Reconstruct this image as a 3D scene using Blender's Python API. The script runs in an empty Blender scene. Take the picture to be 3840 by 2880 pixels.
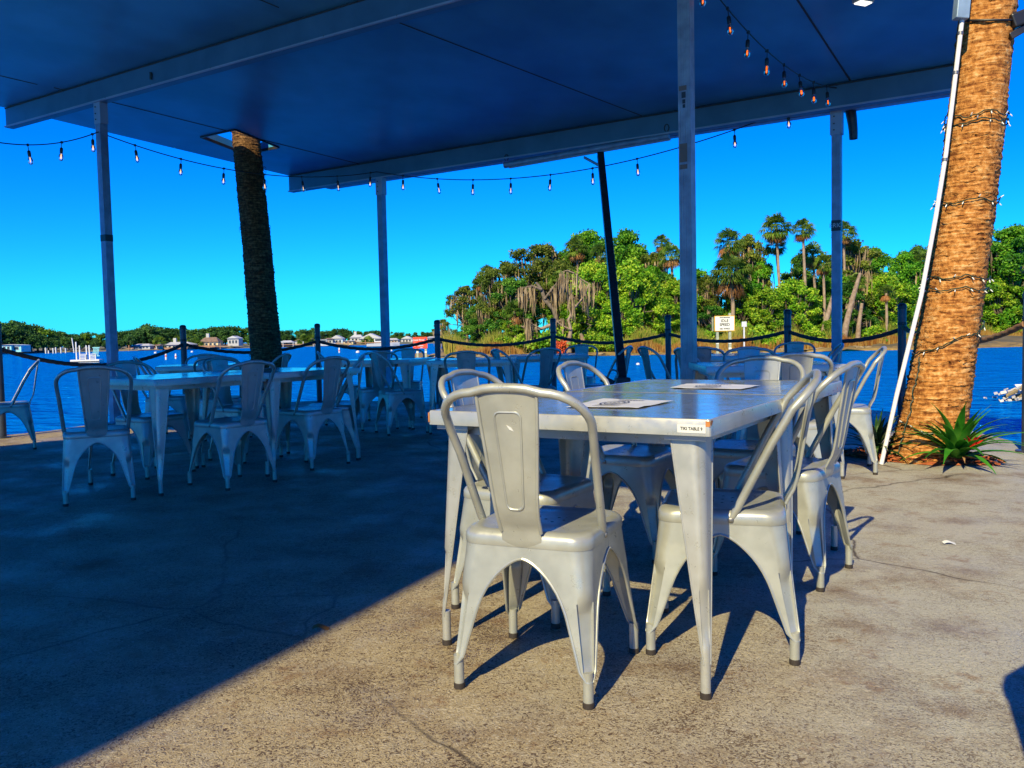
import bpy, bmesh, math, random
import numpy as np
from mathutils import Vector, Matrix
random.seed(7); RNG = np.random.default_rng(7)
PI = math.pi
scene = bpy.context.scene
COL = scene.collection
# ------------------------------------------------------------------ camera
SW, SH, SF = 3840.0, 2880.0, 3181.5
PITCH, ROLL, EYE = .0559, -.0214, .9728
cp, sp, cr, sr = math.cos(PITCH), math.sin(PITCH), math.cos(ROLL), math.sin(ROLL)
FWD = Vector((0, cp, -sp)); UP0 = Vector((0, sp, cp)); RT0 = Vector((1, 0, 0))
RT = cr*RT0 + sr*UP0; UP = -sr*RT0 + cr*UP0
def ray(x, y):
    x /= .576; y /= .576
    return FWD + RT*((x-SW/2)/SF) - UP*((y-SH/2)/SF)
def at(x, y, Y):
    d = ray(x, y); return Vector((0, 0, EYE)) + d*(Y/d.y)
cam_d = bpy.data.cameras.new('camera'); cam = bpy.data.objects.new('camera', cam_d); COL.objects.link(cam)
cam.matrix_world = Matrix(((RT.x, UP.x, -FWD.x, 0), (RT.y, UP.y, -FWD.y, 0), (RT.z, UP.z, -FWD.z, EYE), (0, 0, 0, 1)))
cam_d.sensor_fit = 'HORIZONTAL'; cam_d.sensor_width = 36; cam_d.lens = 36*SF/SW
cam_d.clip_start = .02; cam_d.clip_end = 6000
scene.camera = cam
scene.render.resolution_x = 1024; scene.render.resolution_y = 768
# ------------------------------------------------------------------ light
SUN_EL, SUN_AZ = math.radians(37), math.radians(25)      # az: travel direction, clockwise from +y
Ld = Vector((math.sin(SUN_AZ)*math.cos(SUN_EL), math.cos(SUN_AZ)*math.cos(SUN_EL), -math.sin(SUN_EL)))
sl = bpy.data.lights.new('sun', 'SUN'); sl.energy = 5.0; sl.angle = math.radians(.5); sl.color = (1, .86, .49)
so = bpy.data.objects.new('sun', sl); COL.objects.link(so); so.rotation_euler = Ld.to_track_quat('-Z', 'Y').to_euler(); so.location = (-6, -10, 14)
w = bpy.data.worlds.new('World'); scene.world = w; w.use_nodes = True
nt = w.node_tree; nt.nodes.clear()
sky = nt.nodes.new('ShaderNodeTexSky'); sky.sky_type = 'NISHITA'; sky.sun_disc = False
sky.sun_elevation = SUN_EL; sky.sun_rotation = SUN_AZ + PI; sky.air_density = 1.0; sky.dust_density = 0.0; sky.ozone_density = 4.0
hs = nt.nodes.new('ShaderNodeHueSaturation'); hs.inputs['Saturation'].default_value = 1.55; hs.inputs['Value'].default_value = 1.0
mx = nt.nodes.new('ShaderNodeMix'); mx.data_type = 'RGBA'; mx.blend_type = 'MULTIPLY'; mx.inputs[0].default_value = 1
mx.inputs[7].default_value = (.05, .80, 1.72, 1)
bg = nt.nodes.new('ShaderNodeBackground'); bg.inputs['Strength'].default_value = .093
wo = nt.nodes.new('ShaderNodeOutputWorld')
nt.links.new(sky.outputs[0], hs.inputs['Color']); nt.links.new(hs.outputs[0], mx.inputs[6])
nt.links.new(mx.outputs[2], bg.inputs['Color']); nt.links.new(bg.outputs[0], wo.inputs['Surface'])
scene.view_settings.view_transform = 'Standard'; scene.view_settings.look = 'None'; scene.view_settings.exposure = .55; scene.view_settings.gamma = 1
scene.render.engine = 'CYCLES'
scene.cycles.use_denoising = True
scene.cycles.max_bounces = 6; scene.cycles.diffuse_bounces = 1; scene.cycles.transparent_max_bounces = 8
scene.cycles.caustics_reflective = False; scene.cycles.caustics_refractive = False
scene.cycles.sample_clamp_indirect = 8
# ------------------------------------------------------------------ materials
def mat(name, col, rough=.6, metal=0, col2=None, nscale=5, bump=0, bscale=40, spec=.5, detail=4, rnd=0, objco=True, lo=.35, hi=.65, emit=None, bdist=.01):
    m = bpy.data.materials.new(name); m.use_nodes = True
    t = m.node_tree; b = t.nodes['Principled BSDF']
    b.inputs['Base Color'].default_value = (*col, 1); b.inputs['Roughness'].default_value = rough; b.inputs['Metallic'].default_value = metal
    b.inputs['Specular IOR Level'].default_value = spec
    tc = t.nodes.new('ShaderNodeTexCoord'); src = tc.outputs['Object'] if objco else tc.outputs['Generated']
    if not objco:
        g = t.nodes.new('ShaderNodeNewGeometry'); src = g.outputs['Position']
    last = None
    if col2 is not None:
        n = t.nodes.new('ShaderNodeTexNoise'); n.inputs['Scale'].default_value = nscale; n.inputs['Detail'].default_value = detail
        t.links.new(src, n.inputs['Vector'])
        r = t.nodes.new('ShaderNodeValToRGB'); r.color_ramp.elements[0].position = lo; r.color_ramp.elements[1].position = hi
        r.color_ramp.elements[0].color = (*col, 1); r.color_ramp.elements[1].color = (*col2, 1)
        t.links.new(n.outputs['Fac'], r.inputs['Fac']); last = r.outputs['Color']
    if rnd:
        oi = t.nodes.new('ShaderNodeObjectInfo'); mr = t.nodes.new('ShaderNodeMapRange')
        mr.inputs['To Min'].default_value = 1-rnd; mr.inputs['To Max'].default_value = 1+rnd
        t.links.new(oi.outputs['Random'], mr.inputs['Value'])
        mm = t.nodes.new('ShaderNodeVectorMath'); mm.operation = 'SCALE'
        if last is not None: t.links.new(last, mm.inputs[0])
        else: mm.inputs[0].default_value = col
        t.links.new(mr.outputs[0], mm.inputs['Scale']); last = mm.outputs[0]
    if last is not None: t.links.new(last, b.inputs['Base Color'])
    if name in ('silver_paint', 'brushed_steel', 'worn_steel_top'):
        n3 = t.nodes.new('ShaderNodeTexNoise'); n3.inputs['Scale'].default_value = 22; n3.inputs['Detail'].default_value = 8; n3.inputs['Roughness'].default_value = .7; t.links.new(src, n3.inputs['Vector'])
        mr3 = t.nodes.new('ShaderNodeMapRange'); mr3.inputs['From Min'].default_value = .3; mr3.inputs['From Max'].default_value = .7; mr3.inputs['To Min'].default_value = rough-.1*(rough > .2)-.03; mr3.inputs['To Max'].default_value = rough+.14
        t.links.new(n3.outputs['Fac'], mr3.inputs['Value']); t.links.new(mr3.outputs[0], b.inputs['Roughness'])
    if bump:
        n2 = t.nodes.new('ShaderNodeTexNoise'); n2.inputs['Scale'].default_value = bscale; n2.inputs['Detail'].default_value = 5
        t.links.new(src, n2.inputs['Vector'])
        bp = t.nodes.new('ShaderNodeBump'); bp.inputs['Strength'].default_value = bump; bp.inputs['Distance'].default_value = bdist
        t.links.new(n2.outputs['Fac'], bp.inputs['Height']); t.links.new(bp.outputs[0], b.inputs['Normal'])
    if emit:
        b.inputs['Emission Color'].default_value = (*emit[0], 1); b.inputs['Emission Strength'].default_value = emit[1]
    return m
M = {}
M['chair'] = mat('silver_paint', (.36, .365, .315), .36, .4, (.43, .435, .375), 14, .05, 900, bdist=.001, rnd=.05)
M['table'] = mat('brushed_steel', (.38, .38, .335), .34, .4, (.45, .445, .395), 11, .05, 800, bdist=.001)
M['tabletop'] = mat('worn_steel_top', (.40, .42, .33), .1, .72, (.50, .51, .41), 5, .03, 60, bdist=.002)
M['cap'] = mat('rubber', (.03, .022, .016), .7)
M['hole'] = mat('dark_hole', (.01, .01, .012), .9)
M['rivet'] = mat('rivet', (.25, .24, .22), .4, .8)
M['rust'] = mat('rust', (.35, .11, .03), .8, 0, (.5, .2, .05), 30)
M['white'] = mat('white_vinyl', (.62, .62, .58), .5)
M['paper'] = mat('menu_paper', (.68, .67, .62), .4, 0, (.55, .54, .5), 9)
M['ink'] = mat('black_ink', (.015, .015, .015), .5)
M['alu'] = mat('white_aluminium', (.34, .44, .56), .45, .0, (.28, .37, .48), 2.5, .06, 30, bdist=.003)
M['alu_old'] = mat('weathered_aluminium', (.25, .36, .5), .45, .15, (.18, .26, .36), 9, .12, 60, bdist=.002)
M['ceil'] = mat('ceiling_panel', (.07, .36, .62), .34, .0, (.05, .26, .47), 1.6, .05, 220, spec=.6, bdist=.002)  # white panel, the blue of its shade put into the base colour
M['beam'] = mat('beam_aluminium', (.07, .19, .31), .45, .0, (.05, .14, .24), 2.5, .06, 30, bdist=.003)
M['alu_bounce'] = mat('bounce_lit_aluminium', (.34, .37, .38), .45, .15, (.22, .24, .26), 9, .12, 60, bdist=.002)  # post aluminium made less blue: sunlit floor's bounce put into its colour
M['seam'] = mat('dark_seam', (.04, .045, .05), .8)
M['black'] = mat('black_plastic', (.012, .012, .014), .45)
M['blackmetal'] = mat('black_metal', (.025, .026, .03), .4, .3, (.05, .045, .04), 14)
M['post'] = mat('dark_pipe', (.05, .06, .08), .38, .2, (.03, .035, .05), 6)
M['rope'] = mat('dark_rope', (.035, .032, .03), .9, 0, (.06, .05, .04), 30, .4, 200, bdist=.003)
M['rope_brown'] = mat('brown_rope', (.28, .15, .07), .9, 0, (.18, .09, .04), 30, .4, 200, bdist=.003)
M['pvc'] = mat('pvc', (.74, .72, .70), .4)
M['green_wire'] = mat('green_wire', (.012, .035, .02), .5)
M['minibulb'] = mat('clear_minibulb', (.75, .75, .7), .2)
M['filament'] = mat('filament', (1, .5, .1), .5, emit=((1, .30, .02), 1.7))
M['filament_dim'] = mat('filament_dim', (1, .7, .4), .5, emit=((1, .62, .3), .9))
M['mulch'] = mat('red_mulch', (.24, .045, .012), .9, 0, (.42, .12, .03), 25, .6, 60)
M['bark_snag'] = mat('dead_wood', (.33, .25, .17), .9, 0, (.2, .13, .08), 4, .5, 12, bdist=.03)
M['bark'] = mat('tree_bark', (.10, .075, .05), .9, 0, (.19, .15, .11), 3, .5, 10, bdist=.04)
M['bark_pale'] = mat('pale_palm_bark', (.36, .27, .18), .9, 0, (.24, .17, .11), 3, .3, 12, bdist=.03)
M['moss'] = mat('spanish_moss', (.36, .27, .15), .95, 0, (.17, .12, .06), 1.2, rnd=.15)
def leafmat(name, c1, c2, c3, scale=.6, trans=.42):
    m = bpy.data.materials.new(name); m.use_nodes = True; t = m.node_tree
    b = t.nodes['Principled BSDF']; b.inputs['Roughness'].default_value = .55; b.inputs['Specular IOR Level'].default_value = .3
    g = t.nodes.new('ShaderNodeNewGeometry'); n = t.nodes.new('ShaderNodeTexNoise'); n.inputs['Scale'].default_value = scale; n.inputs['Detail'].default_value = 3
    t.links.new(g.outputs['Position'], n.inputs['Vector'])
    ad = t.nodes.new('ShaderNodeMath'); ad.operation = 'ADD'; mu = t.nodes.new('ShaderNodeMath'); mu.operation = 'MULTIPLY_ADD'
    t.links.new(g.outputs['Random Per Island'], mu.inputs[0]); mu.inputs[1].default_value = .5; mu.inputs[2].default_value = -.25
    t.links.new(n.outputs['Fac'], ad.inputs[0]); t.links.new(mu.outputs[0], ad.inputs[1])
    r = t.nodes.new('ShaderNodeValToRGB'); e = r.color_ramp.elements; e[0].position = .28; e[0].color = (*c1, 1); e[1].position = .72; e[1].color = (*c3, 1)
    k = e.new(.5); k.color = (*c2, 1)
    t.links.new(ad.outputs[0], r.inputs['Fac'])
    oi = t.nodes.new('ShaderNodeObjectInfo'); mr = t.nodes.new('ShaderNodeMapRange'); mr.inputs['To Min'].default_value = .8; mr.inputs['To Max'].default_value = 1.2
    t.links.new(oi.outputs['Random'], mr.inputs['Value'])
    vm = t.nodes.new('ShaderNodeVectorMath'); vm.operation = 'SCALE'; t.links.new(r.outputs[0], vm.inputs[0]); t.links.new(mr.outputs[0], vm.inputs['Scale'])
    t.links.new(vm.outputs[0], b.inputs['Base Color'])
    tr = t.nodes.new('ShaderNodeBsdfTranslucent'); t.links.new(vm.outputs[0], tr.inputs['Color'])
    ms = t.nodes.new('ShaderNodeMixShader'); ms.inputs[0].default_value = trans
    t.links.new(b.outputs[0], ms.inputs[1]); t.links.new(tr.outputs[0], ms.inputs[2])
    t.links.new(ms.outputs[0], t.nodes['Material Output'].inputs['Surface'])
    return m
M['leaf_oak'] = leafmat('oak_leaves', (.04, .085, .008), (.12, .19, .015), (.27, .31, .04))
M['leaf_green'] = leafmat('green_leaves', (.035, .17, .008), (.10, .36, .015), (.26, .54, .025))
M['leaf_vine'] = leafmat('vine_leaves', (.07, .22, .008), (.21, .46, .015), (.50, .64, .045))
M['leaf_dark'] = leafmat('dark_leaves', (.02, .10, .01), (.06, .21, .015), (.17, .34, .03))
M['leaf_far'] = leafmat('far_leaves', (.02, .075, .02), (.05, .15, .03), (.12, .25, .045), .12)
M['leaf_farlight'] = leafmat('far_leaves_light', (.05, .13, .01), (.10, .22, .015), (.18, .32, .03), .12)
M['frond'] = leafmat('palm_fronds', (.04, .12, .012), (.11, .22, .02), (.24, .34, .04))
M['frond_dead'] = leafmat('dead_fronds', (.30, .11, .03), (.42, .20, .06), (.55, .32, .14))
M['reed'] = leafmat('reeds', (.10, .17, .012), (.24, .27, .03), (.40, .33, .06), .25)
M['reed_dry'] = leafmat('dry_reeds', (.28, .11, .02), (.42, .22, .04), (.5, .34, .09), .25)
M['brom'] = leafmat('bromeliad_leaf', (.03, .19, .012), (.06, .36, .02), (.15, .5, .05), 6)
M['brom_var'] = leafmat('variegated_leaf', (.01, .05, .01), (.03, .10, .02), (.25, .3, .12), 20)
M['red'] = mat('red_bract', (.6, .01, .01), .5)

def deck_material():
    m = bpy.data.materials.new('pitted_concrete'); m.use_nodes = True; t = m.node_tree; N = t.nodes; L = t.links
    b = N['Principled BSDF']; g = N.new('ShaderNodeNewGeometry'); P = g.outputs['Position']
    def noise(s, d=4, r=.55, dist=0):
        n = N.new('ShaderNodeTexNoise'); n.inputs['Scale'].default_value = s; n.inputs['Detail'].default_value = d; n.inputs['Roughness'].default_value = r; n.inputs['Distortion'].default_value = dist
        L.new(P, n.inputs['Vector']); return n.outputs['Fac']
    def ramp(f, p0, c0, p1, c1):
        r = N.new('ShaderNodeValToRGB'); r.color_ramp.elements[0].position = p0; r.color_ramp.elements[0].color = (*c0, 1)
        r.color_ramp.elements[1].position = p1; r.color_ramp.elements[1].color = (*c1, 1); L.new(f, r.inputs['Fac']); return r.outputs[0]
    def mix(f, a, c, mode='MIX'):
        x = N.new('ShaderNodeMix'); x.data_type = 'RGBA'; x.blend_type = mode
        if isinstance(f, float): x.inputs[0].default_value = f
        else: L.new(f, x.inputs[0])
        for i, v in ((6, a), (7, c)):
            if isinstance(v, tuple): x.inputs[i].default_value = (*v, 1)
            else: L.new(v, x.inputs[i])
        return x.outputs[2]
    # brown to grey across the slab (worn brown coating nearer the front, bare grey concrete to the right)
    sx = N.new('ShaderNodeSeparateXYZ'); L.new(P, sx.inputs[0])
    ma = N.new('ShaderNodeMath'); ma.operation = 'MULTIPLY_ADD'; ma.inputs[1].default_value = .42; ma.inputs[2].default_value = .1; L.new(sx.outputs[0], ma.inputs[0])
    mb = N.new('ShaderNodeMath'); mb.operation = 'MULTIPLY_ADD'; mb.inputs[1].default_value = .06; L.new(sx.outputs[1], mb.inputs[0]); L.new(ma.outputs[0], mb.inputs[2])
    n1 = N.new('ShaderNodeMath'); n1.operation = 'ADD'; L.new(mb.outputs[0], n1.inputs[0])
    n2 = N.new('ShaderNodeMath'); n2.operation = 'MULTIPLY_ADD'; n2.inputs[1].default_value = 1.5; n2.inputs[2].default_value = -.75; L.new(noise(1.1, 5), n2.inputs[0]); L.new(n2.outputs[0], n1.inputs[1])
    base = ramp(n1.outputs[0], .15, (.36, .285, .165), .85, (.40, .385, .31))
    base = mix(ramp(noise(2.3, 6, .65), .50, (0, 0, 0), .72, (1, 1, 1)), base, (.17, .105, .05))
    base = mix(ramp(noise(9, 5, .7), .52, (0, 0, 0), .75, (.7, .7, .7)), base, (.36, .32, .25))
    v = N.new('ShaderNodeTexNoise'); v.inputs['Scale'].default_value = 84; v.inputs['Detail'].default_value = 3; v.inputs['Roughness'].default_value = .6; v.inputs['Distortion'].default_value = 1.8
    L.new(P, v.inputs['Vector'])
    pa = N.new('ShaderNodeMath'); pa.operation = 'MULTIPLY_ADD'; pa.inputs[1].default_value = .34; L.new(noise(3.1, 4, .6), pa.inputs[0])
    pb = N.new('ShaderNodeMath'); pb.operation = 'SUBTRACT'; L.new(v.outputs['Fac'], pa.inputs[2]); L.new(pa.outputs[0], pb.inputs[0]); pb.inputs[1].default_value = .17; pit0 = pb.outputs[0]
    pit = ramp(pit0, .40, (1, 1, 1), .465, (0, 0, 0))
    pm = N.new('ShaderNodeMath'); pm.operation = 'MULTIPLY'; L.new(pit, pm.inputs[0])
    zone = ramp(n1.outputs[0], .2, (1, 1, 1), 1.0, (.45, .45, .45)); L.new(zone, pm.inputs[1])
    base = mix(pm.outputs[0], base, (.085, .05, .024))
    base = mix(ramp(pit0, .585, (0, 0, 0), .66, (.75, .75, .75)), base, (.50, .44, .33))
    base = mix(ramp(noise(5.5, 6, .75), .56, (0, 0, 0), .70, (.8, .8, .8)), base, (.19, .10, .035))
    base = mix(ramp(noise(150, 2), .66, (0, 0, 0), .72, (1, 1, 1)), base, (.55, .52, .45))
    # hairline cracks
    vo = N.new('ShaderNodeTexVoronoi'); vo.feature = 'DISTANCE_TO_EDGE'; vo.inputs['Scale'].default_value = .55
    wn = N.new('ShaderNodeTexNoise'); wn.inputs['Scale'].default_value = 3; wn.inputs['Detail'].default_value = 4; L.new(P, wn.inputs['Vector'])
    wm = N.new('ShaderNodeMix'); wm.data_type = 'VECTOR'; wm.inputs[0].default_value = .12; L.new(P, wm.inputs[4]); L.new(wn.outputs['Color'], wm.inputs[5])
    L.new(wm.outputs[1], vo.inputs['Vector'])
    crk = ramp(vo.outputs['Distance'], .0012, (1, 1, 1), .0042, (0, 0, 0))
    cm = N.new('ShaderNodeMath'); cm.operation = 'MULTIPLY'; L.new(crk, cm.inputs[0]); L.new(ramp(noise(.9, 2), .45, (0, 0, 0), .6, (1, 1, 1)), cm.inputs[1])
    base = mix(cm.outputs[0], base, (.05, .035, .02))
    L.new(base, b.inputs['Base Color'])
    L.new(ramp(noise(1.8, 5, .6), .42, (.78,)*3, .68, (.36,)*3), b.inputs['Roughness'])
    b.inputs['Specular IOR Level'].default_value = .45
    ad = N.new('ShaderNodeMath'); ad.operation = 'ADD'; L.new(pit0, ad.inputs[0]); L.new(noise(25, 5, .7), ad.inputs[1])
    bp = N.new('ShaderNodeBump'); bp.inputs['Strength'].default_value = .75; bp.inputs['Distance'].default_value = .009; L.new(ad.outputs[0], bp.inputs['Height']); L.new(bp.outputs[0], b.inputs['Normal'])
    return m
M['deck'] = deck_material()

def water_material():
    m = bpy.data.materials.new('water'); m.use_nodes = True; t = m.node_tree; N = t.nodes; L = t.links
    b = N['Principled BSDF']; b.inputs['Base Color'].default_value = (.0, .13, .55, 1); b.inputs['Roughness'].default_value = .1; b.inputs['IOR'].default_value = 1.23
    g = N.new('ShaderNodeNewGeometry'); mp = N.new('ShaderNodeMapping'); mp.inputs['Scale'].default_value = (.55, 1.0, 1); mp.inputs['Rotation'].default_value = (0, 0, .25)
    L.new(g.outputs['Position'], mp.inputs['Vector'])
    hs = None
    for s, a in ((1.6, 1.0), (5.5, .42), (.35, .9)):
        n = N.new('ShaderNodeTexNoise'); n.inputs['Scale'].default_value = s; n.inputs['Detail'].default_value = 3; n.inputs['Distortion'].default_value = .5; L.new(mp.outputs[0], n.inputs['Vector'])
        mu = N.new('ShaderNodeMath'); mu.operation = 'MULTIPLY_ADD'; mu.inputs[1].default_value = a; L.new(n.outputs['Fac'], mu.inputs[0])
        if hs is not None: L.new(hs, mu.inputs[2])
        else: mu.inputs[2].default_value = 0
        hs = mu.outputs[0]
    bp = N.new('ShaderNodeBump'); bp.inputs['Strength'].default_value = 1; bp.inputs['Distance'].default_value = .75; L.new(hs, bp.inputs['Height'])
    df = N.new('ShaderNodeBsdfDiffuse'); df.inputs['Color'].default_value = (.0, .15, .58, 1); gl = N.new('ShaderNodeBsdfGlossy'); gl.inputs['Color'].default_value = (.03, .60, 1, 1); gl.inputs['Roughness'].default_value = .05
    fr = N.new('ShaderNodeFresnel'); fr.inputs['IOR'].default_value = 1.33; ms = N.new('ShaderNodeMixShader')
    for n_ in (df, gl, fr): L.new(bp.outputs[0], n_.inputs['Normal'])
    L.new(fr.outputs[0], ms.inputs[0]); L.new(df.outputs[0], ms.inputs[1]); L.new(gl.outputs[0], ms.inputs[2]); L.new(ms.outputs[0], N['Material Output'].inputs['Surface'])
    return m
M['water'] = water_material()

def palm_bark(name, c1, c2, c3):
    m = bpy.data.materials.new(name); m.use_nodes = True; t = m.node_tree; N = t.nodes; L = t.links
    b = N['Principled BSDF']; b.inputs['Roughness'].default_value = .85; b.inputs['Specular IOR Level'].default_value = .2
    tc = N.new('ShaderNodeTexCoord'); mp = N.new('ShaderNodeMapping'); mp.inputs['Scale'].default_value = (30, 30, 24); L.new(tc.outputs['Object'], mp.inputs['Vector'])
    n = N.new('ShaderNodeTexNoise'); n.inputs['Scale'].default_value = 1; n.inputs['Detail'].default_value = 6; n.inputs['Roughness'].default_value = .7; L.new(mp.outputs[0], n.inputs['Vector'])
    mp2 = N.new('ShaderNodeMapping'); mp2.inputs['Scale'].default_value = (8, 8, 58); L.new(tc.outputs['Object'], mp2.inputs['Vector'])
    n2 = N.new('ShaderNodeTexNoise'); n2.inputs['Scale'].default_value = 1; n2.inputs['Detail'].default_value = 4; L.new(mp2.outputs[0], n2.inputs['Vector'])
    ad = N.new('ShaderNodeMath'); ad.operation = 'MULTIPLY_ADD'; ad.inputs[1].default_value = .5; L.new(n2.outputs['Fac'], ad.inputs[0])
    mh = N.new('ShaderNodeMath'); mh.operation = 'MULTIPLY'; mh.inputs[1].default_value = .62; L.new(n.outputs['Fac'], mh.inputs[0]); L.new(mh.outputs[0], ad.inputs[2])
    r = N.new('ShaderNodeValToRGB'); e = r.color_ramp.elements; e[0].position = .44; e[0].color = (*c1, 1); e[1].position = .72; e[1].color = (*c3, 1); k = e.new(.58); k.color = (*c2, 1)
    L.new(ad.outputs[0], r.inputs['Fac']); L.new(r.outputs[0], b.inputs['Base Color'])
    bp = N.new('ShaderNodeBump'); bp.inputs['Strength'].default_value = 1; bp.inputs['Distance'].default_value = .025; L.new(ad.outputs[0], bp.inputs['Height']); L.new(bp.outputs[0], b.inputs['Normal'])
    return m
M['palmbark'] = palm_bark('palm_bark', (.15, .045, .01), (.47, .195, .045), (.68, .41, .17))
M['palmbark_shaded'] = palm_bark('palm_bark_shaded', (.025, .014, .008), (.13, .065, .024), (.34, .19, .08))  # same bark for the roofed trunk, its shade put into the colours

def glass_mat():
    m = bpy.data.materials.new('bulb_glass'); m.use_nodes = True; t = m.node_tree; N = t.nodes; L = t.links
    tr = N.new('ShaderNodeBsdfTransparent'); gl = N.new('ShaderNodeBsdfGlossy'); gl.inputs['Roughness'].default_value = .05
    fr = N.new('ShaderNodeFresnel'); fr.inputs['IOR'].default_value = 1.8; ms = N.new('ShaderNodeMixShader')
    L.new(fr.outputs[0], ms.inputs[0]); L.new(tr.outputs[0], ms.inputs[1]); L.new(gl.outputs[0], ms.inputs[2]); L.new(ms.outputs[0], N['Material Output'].inputs['Surface'])
    return m
M['glass'] = glass_mat()
M['glow_glass'] = M['glass'].copy(); M['glow_glass'].node_tree.nodes['Transparent BSDF'].inputs['Color'].default_value = (1, .42, .12, 1)  # lit bulbs' orange glow put into the glass tint
M['land'] = mat('island_soil', (.16, .12, .05), .9, 0, (.08, .07, .03), .4, .5, 2, objco=False, bdist=.1)
M['shoal'] = mat('weedy_shoal', (.34, .22, .05), .8, 0, (.16, .11, .03), 1.1, .8, 3, objco=False, bdist=.15)
M['rock'] = mat('shore_rock', (.34, .25, .12), .85, 0, (.16, .12, .06), 2, .6, 6, bdist=.05)
M['farland'] = mat('far_bank', (.10, .11, .05), .9, 0, (.2, .17, .1), .06, objco=False)
M['conc'] = mat('wall_render', (.55, .52, .46), .8, 0, (.45, .42, .37), 1.5, .2, 20)
M['hw'] = mat('white_house_paint', (.43, .43, .42), .6); M['hc'] = mat('cream_house_paint', (.6, .48, .26), .7); M['hcy'] = mat('aqua_paint', (.25, .62, .62), .6); M['hb'] = mat('blue_grey_paint', (.42, .52, .62), .6)
M['roofbrown'] = mat('brown_shingles', (.16, .10, .07), .8, 0, (.22, .15, .10), 1); M['roofgrey'] = mat('grey_roof', (.42, .43, .44), .6); M['roofwhite'] = mat('white_roof', (.46, .47, .47), .5)
M['win'] = mat('dark_window', (.02, .03, .04), .15); M['dock'] = mat('dock_timber', (.38, .2, .1), .8, 0, (.28, .15, .08), 1)
M['orange'] = mat('orange_sign', (.85, .07, .012), .5); M['signwhite'] = mat('sign_white', (.8, .77, .58), .5); M['signborder'] = mat('sign_border', (.75, .38, .02), .5)
M['signpost'] = mat('sign_post_wood', (.40, .42, .28), .8, 0, (.30, .33, .2), 6)
M['navy'] = mat('navy_paint', (.02, .04, .2), .5)
M['redcoral'] = mat('red_shrub', (.55, .07, .01), .8)
# ------------------------------------------------------------------ mesh builder
class MB:
    def __init__(s): s.v = []; s.f = []; s.mi = []; s.m = 0
    def add(s, vs, fs):
        o = len(s.v); s.v += [tuple(p) for p in vs]; s.f += [tuple(i+o for i in f) for f in fs]; s.mi += [s.m]*len(fs); return s
    def box(s, c, d, rz=0, rx=0, ry=0):
        R = Matrix.Rotation(rz, 3, 'Z') @ Matrix.Rotation(ry, 3, 'Y') @ Matrix.Rotation(rx, 3, 'X')
        vs = [Vector(c) + R @ Vector((d[0]/2*a, d[1]/2*b, d[2]/2*e)) for a in (-1, 1) for b in (-1, 1) for e in (-1, 1)]
        return s.add(vs, [(0, 1, 3, 2), (4, 6, 7, 5), (0, 4, 5, 1), (2, 3, 7, 6), (0, 2, 6, 4), (1, 5, 7, 3)])
    def bar(s, p, q, wd, ht, up=(0, 0, 1)):
        p, q = Vector(p), Vector(q); d = (q-p).normalized(); u = Vector(up); sd = d.cross(u).normalized(); u = sd.cross(d).normalized()
        vs = [e + sd*(a*wd/2) + u*(b*ht/2) for e in (p, q) for a, b in ((-1, -1), (1, -1), (1, 1), (-1, 1))]
        return s.add(vs, [(3, 2, 1, 0), (4, 5, 6, 7), (0, 1, 5, 4), (1, 2, 6, 5), (2, 3, 7, 6), (3, 0, 4, 7)])
    def tube(s, path, r, n=8, cap=True, lobes=None):
        P = [Vector(p) for p in path]; k = len(P); rr = r if hasattr(r, '__len__') else [r]*k
        T = []
        for i in range(k):
            a = P[min(i+1, k-1)] - P[max(i-1, 0)]; T.append(a.normalized() if a.length > 1e-9 else Vector((0, 0, 1)))
        ref = Vector((0, 0, 1)) if abs(T[0].z) < .9 else Vector((1, 0, 0))
        u = T[0].cross(ref).normalized(); vs = []
        for i in range(k):
            u = (u - T[i]*u.dot(T[i])).normalized(); v = T[i].cross(u)
            for j in range(n):
                a = 2*PI*j/n; q = rr[i]*(lobes(i, a) if lobes else 1); vs.append(P[i] + u*(q*math.cos(a)) + v*(q*math.sin(a)))
        fs = [(i*n+j, i*n+(j+1) % n, (i+1)*n+(j+1) % n, (i+1)*n+j) for i in range(k-1) for j in range(n)]
        if cap: fs += [tuple(range(n))[::-1], tuple((k-1)*n+j for j in range(n))]
        return s.add(vs, fs)
    def lathe(s, prof, n=16, c=(0, 0, 0)):
        vs = [(c[0]+r*math.cos(2*PI*j/n), c[1]+r*math.sin(2*PI*j/n), c[2]+z) for r, z in prof for j in range(n)]; k = len(prof)
        fs = [(i*n+j, i*n+(j+1) % n, (i+1)*n+(j+1) % n, (i+1)*n+j) for i in range(k-1) for j in range(n)] + [tuple(range(n))[::-1], tuple((k-1)*n+j for j in range(n))]
        return s.add(vs, fs)
    def grid(s, rows, closed=False):
        n = len(rows[0]); vs = [p for r in rows for p in r]; m = n if closed else n-1
        return s.add(vs, [(i*n+j, i*n+(j+1) % n, (i+1)*n+(j+1) % n, (i+1)*n+j) for i in range(len(rows)-1) for j in range(m)])
    def build(s, name, mats, parent=None, smooth=40, solid=0, bevel=0, recalc=False):
        me = bpy.data.meshes.new(name); me.from_pydata(s.v, [], s.f)
        mats = mats if isinstance(mats, (list, tuple)) else [mats]
        for m in mats: me.materials.append(M[m] if isinstance(m, str) else m)
        if len(mats) > 1: me.polygons.foreach_set('material_index', s.mi)
        if solid or bevel or recalc:
            bm = bmesh.new(); bm.from_mesh(me)
            if recalc: bmesh.ops.recalc_face_normals(bm, faces=bm.faces)
            if solid: bmesh.ops.solidify(bm, geom=bm.faces[:], thickness=solid)
            if bevel: bmesh.ops.bevel(bm, geom=bm.edges[:], offset=bevel, segments=2, profile=.5, affect='EDGES')
            bm.to_mesh(me); bm.free()
        if smooth:
            me.shade_smooth(); me.set_sharp_from_angle(angle=math.radians(smooth))
        return link(me, name, parent)
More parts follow.
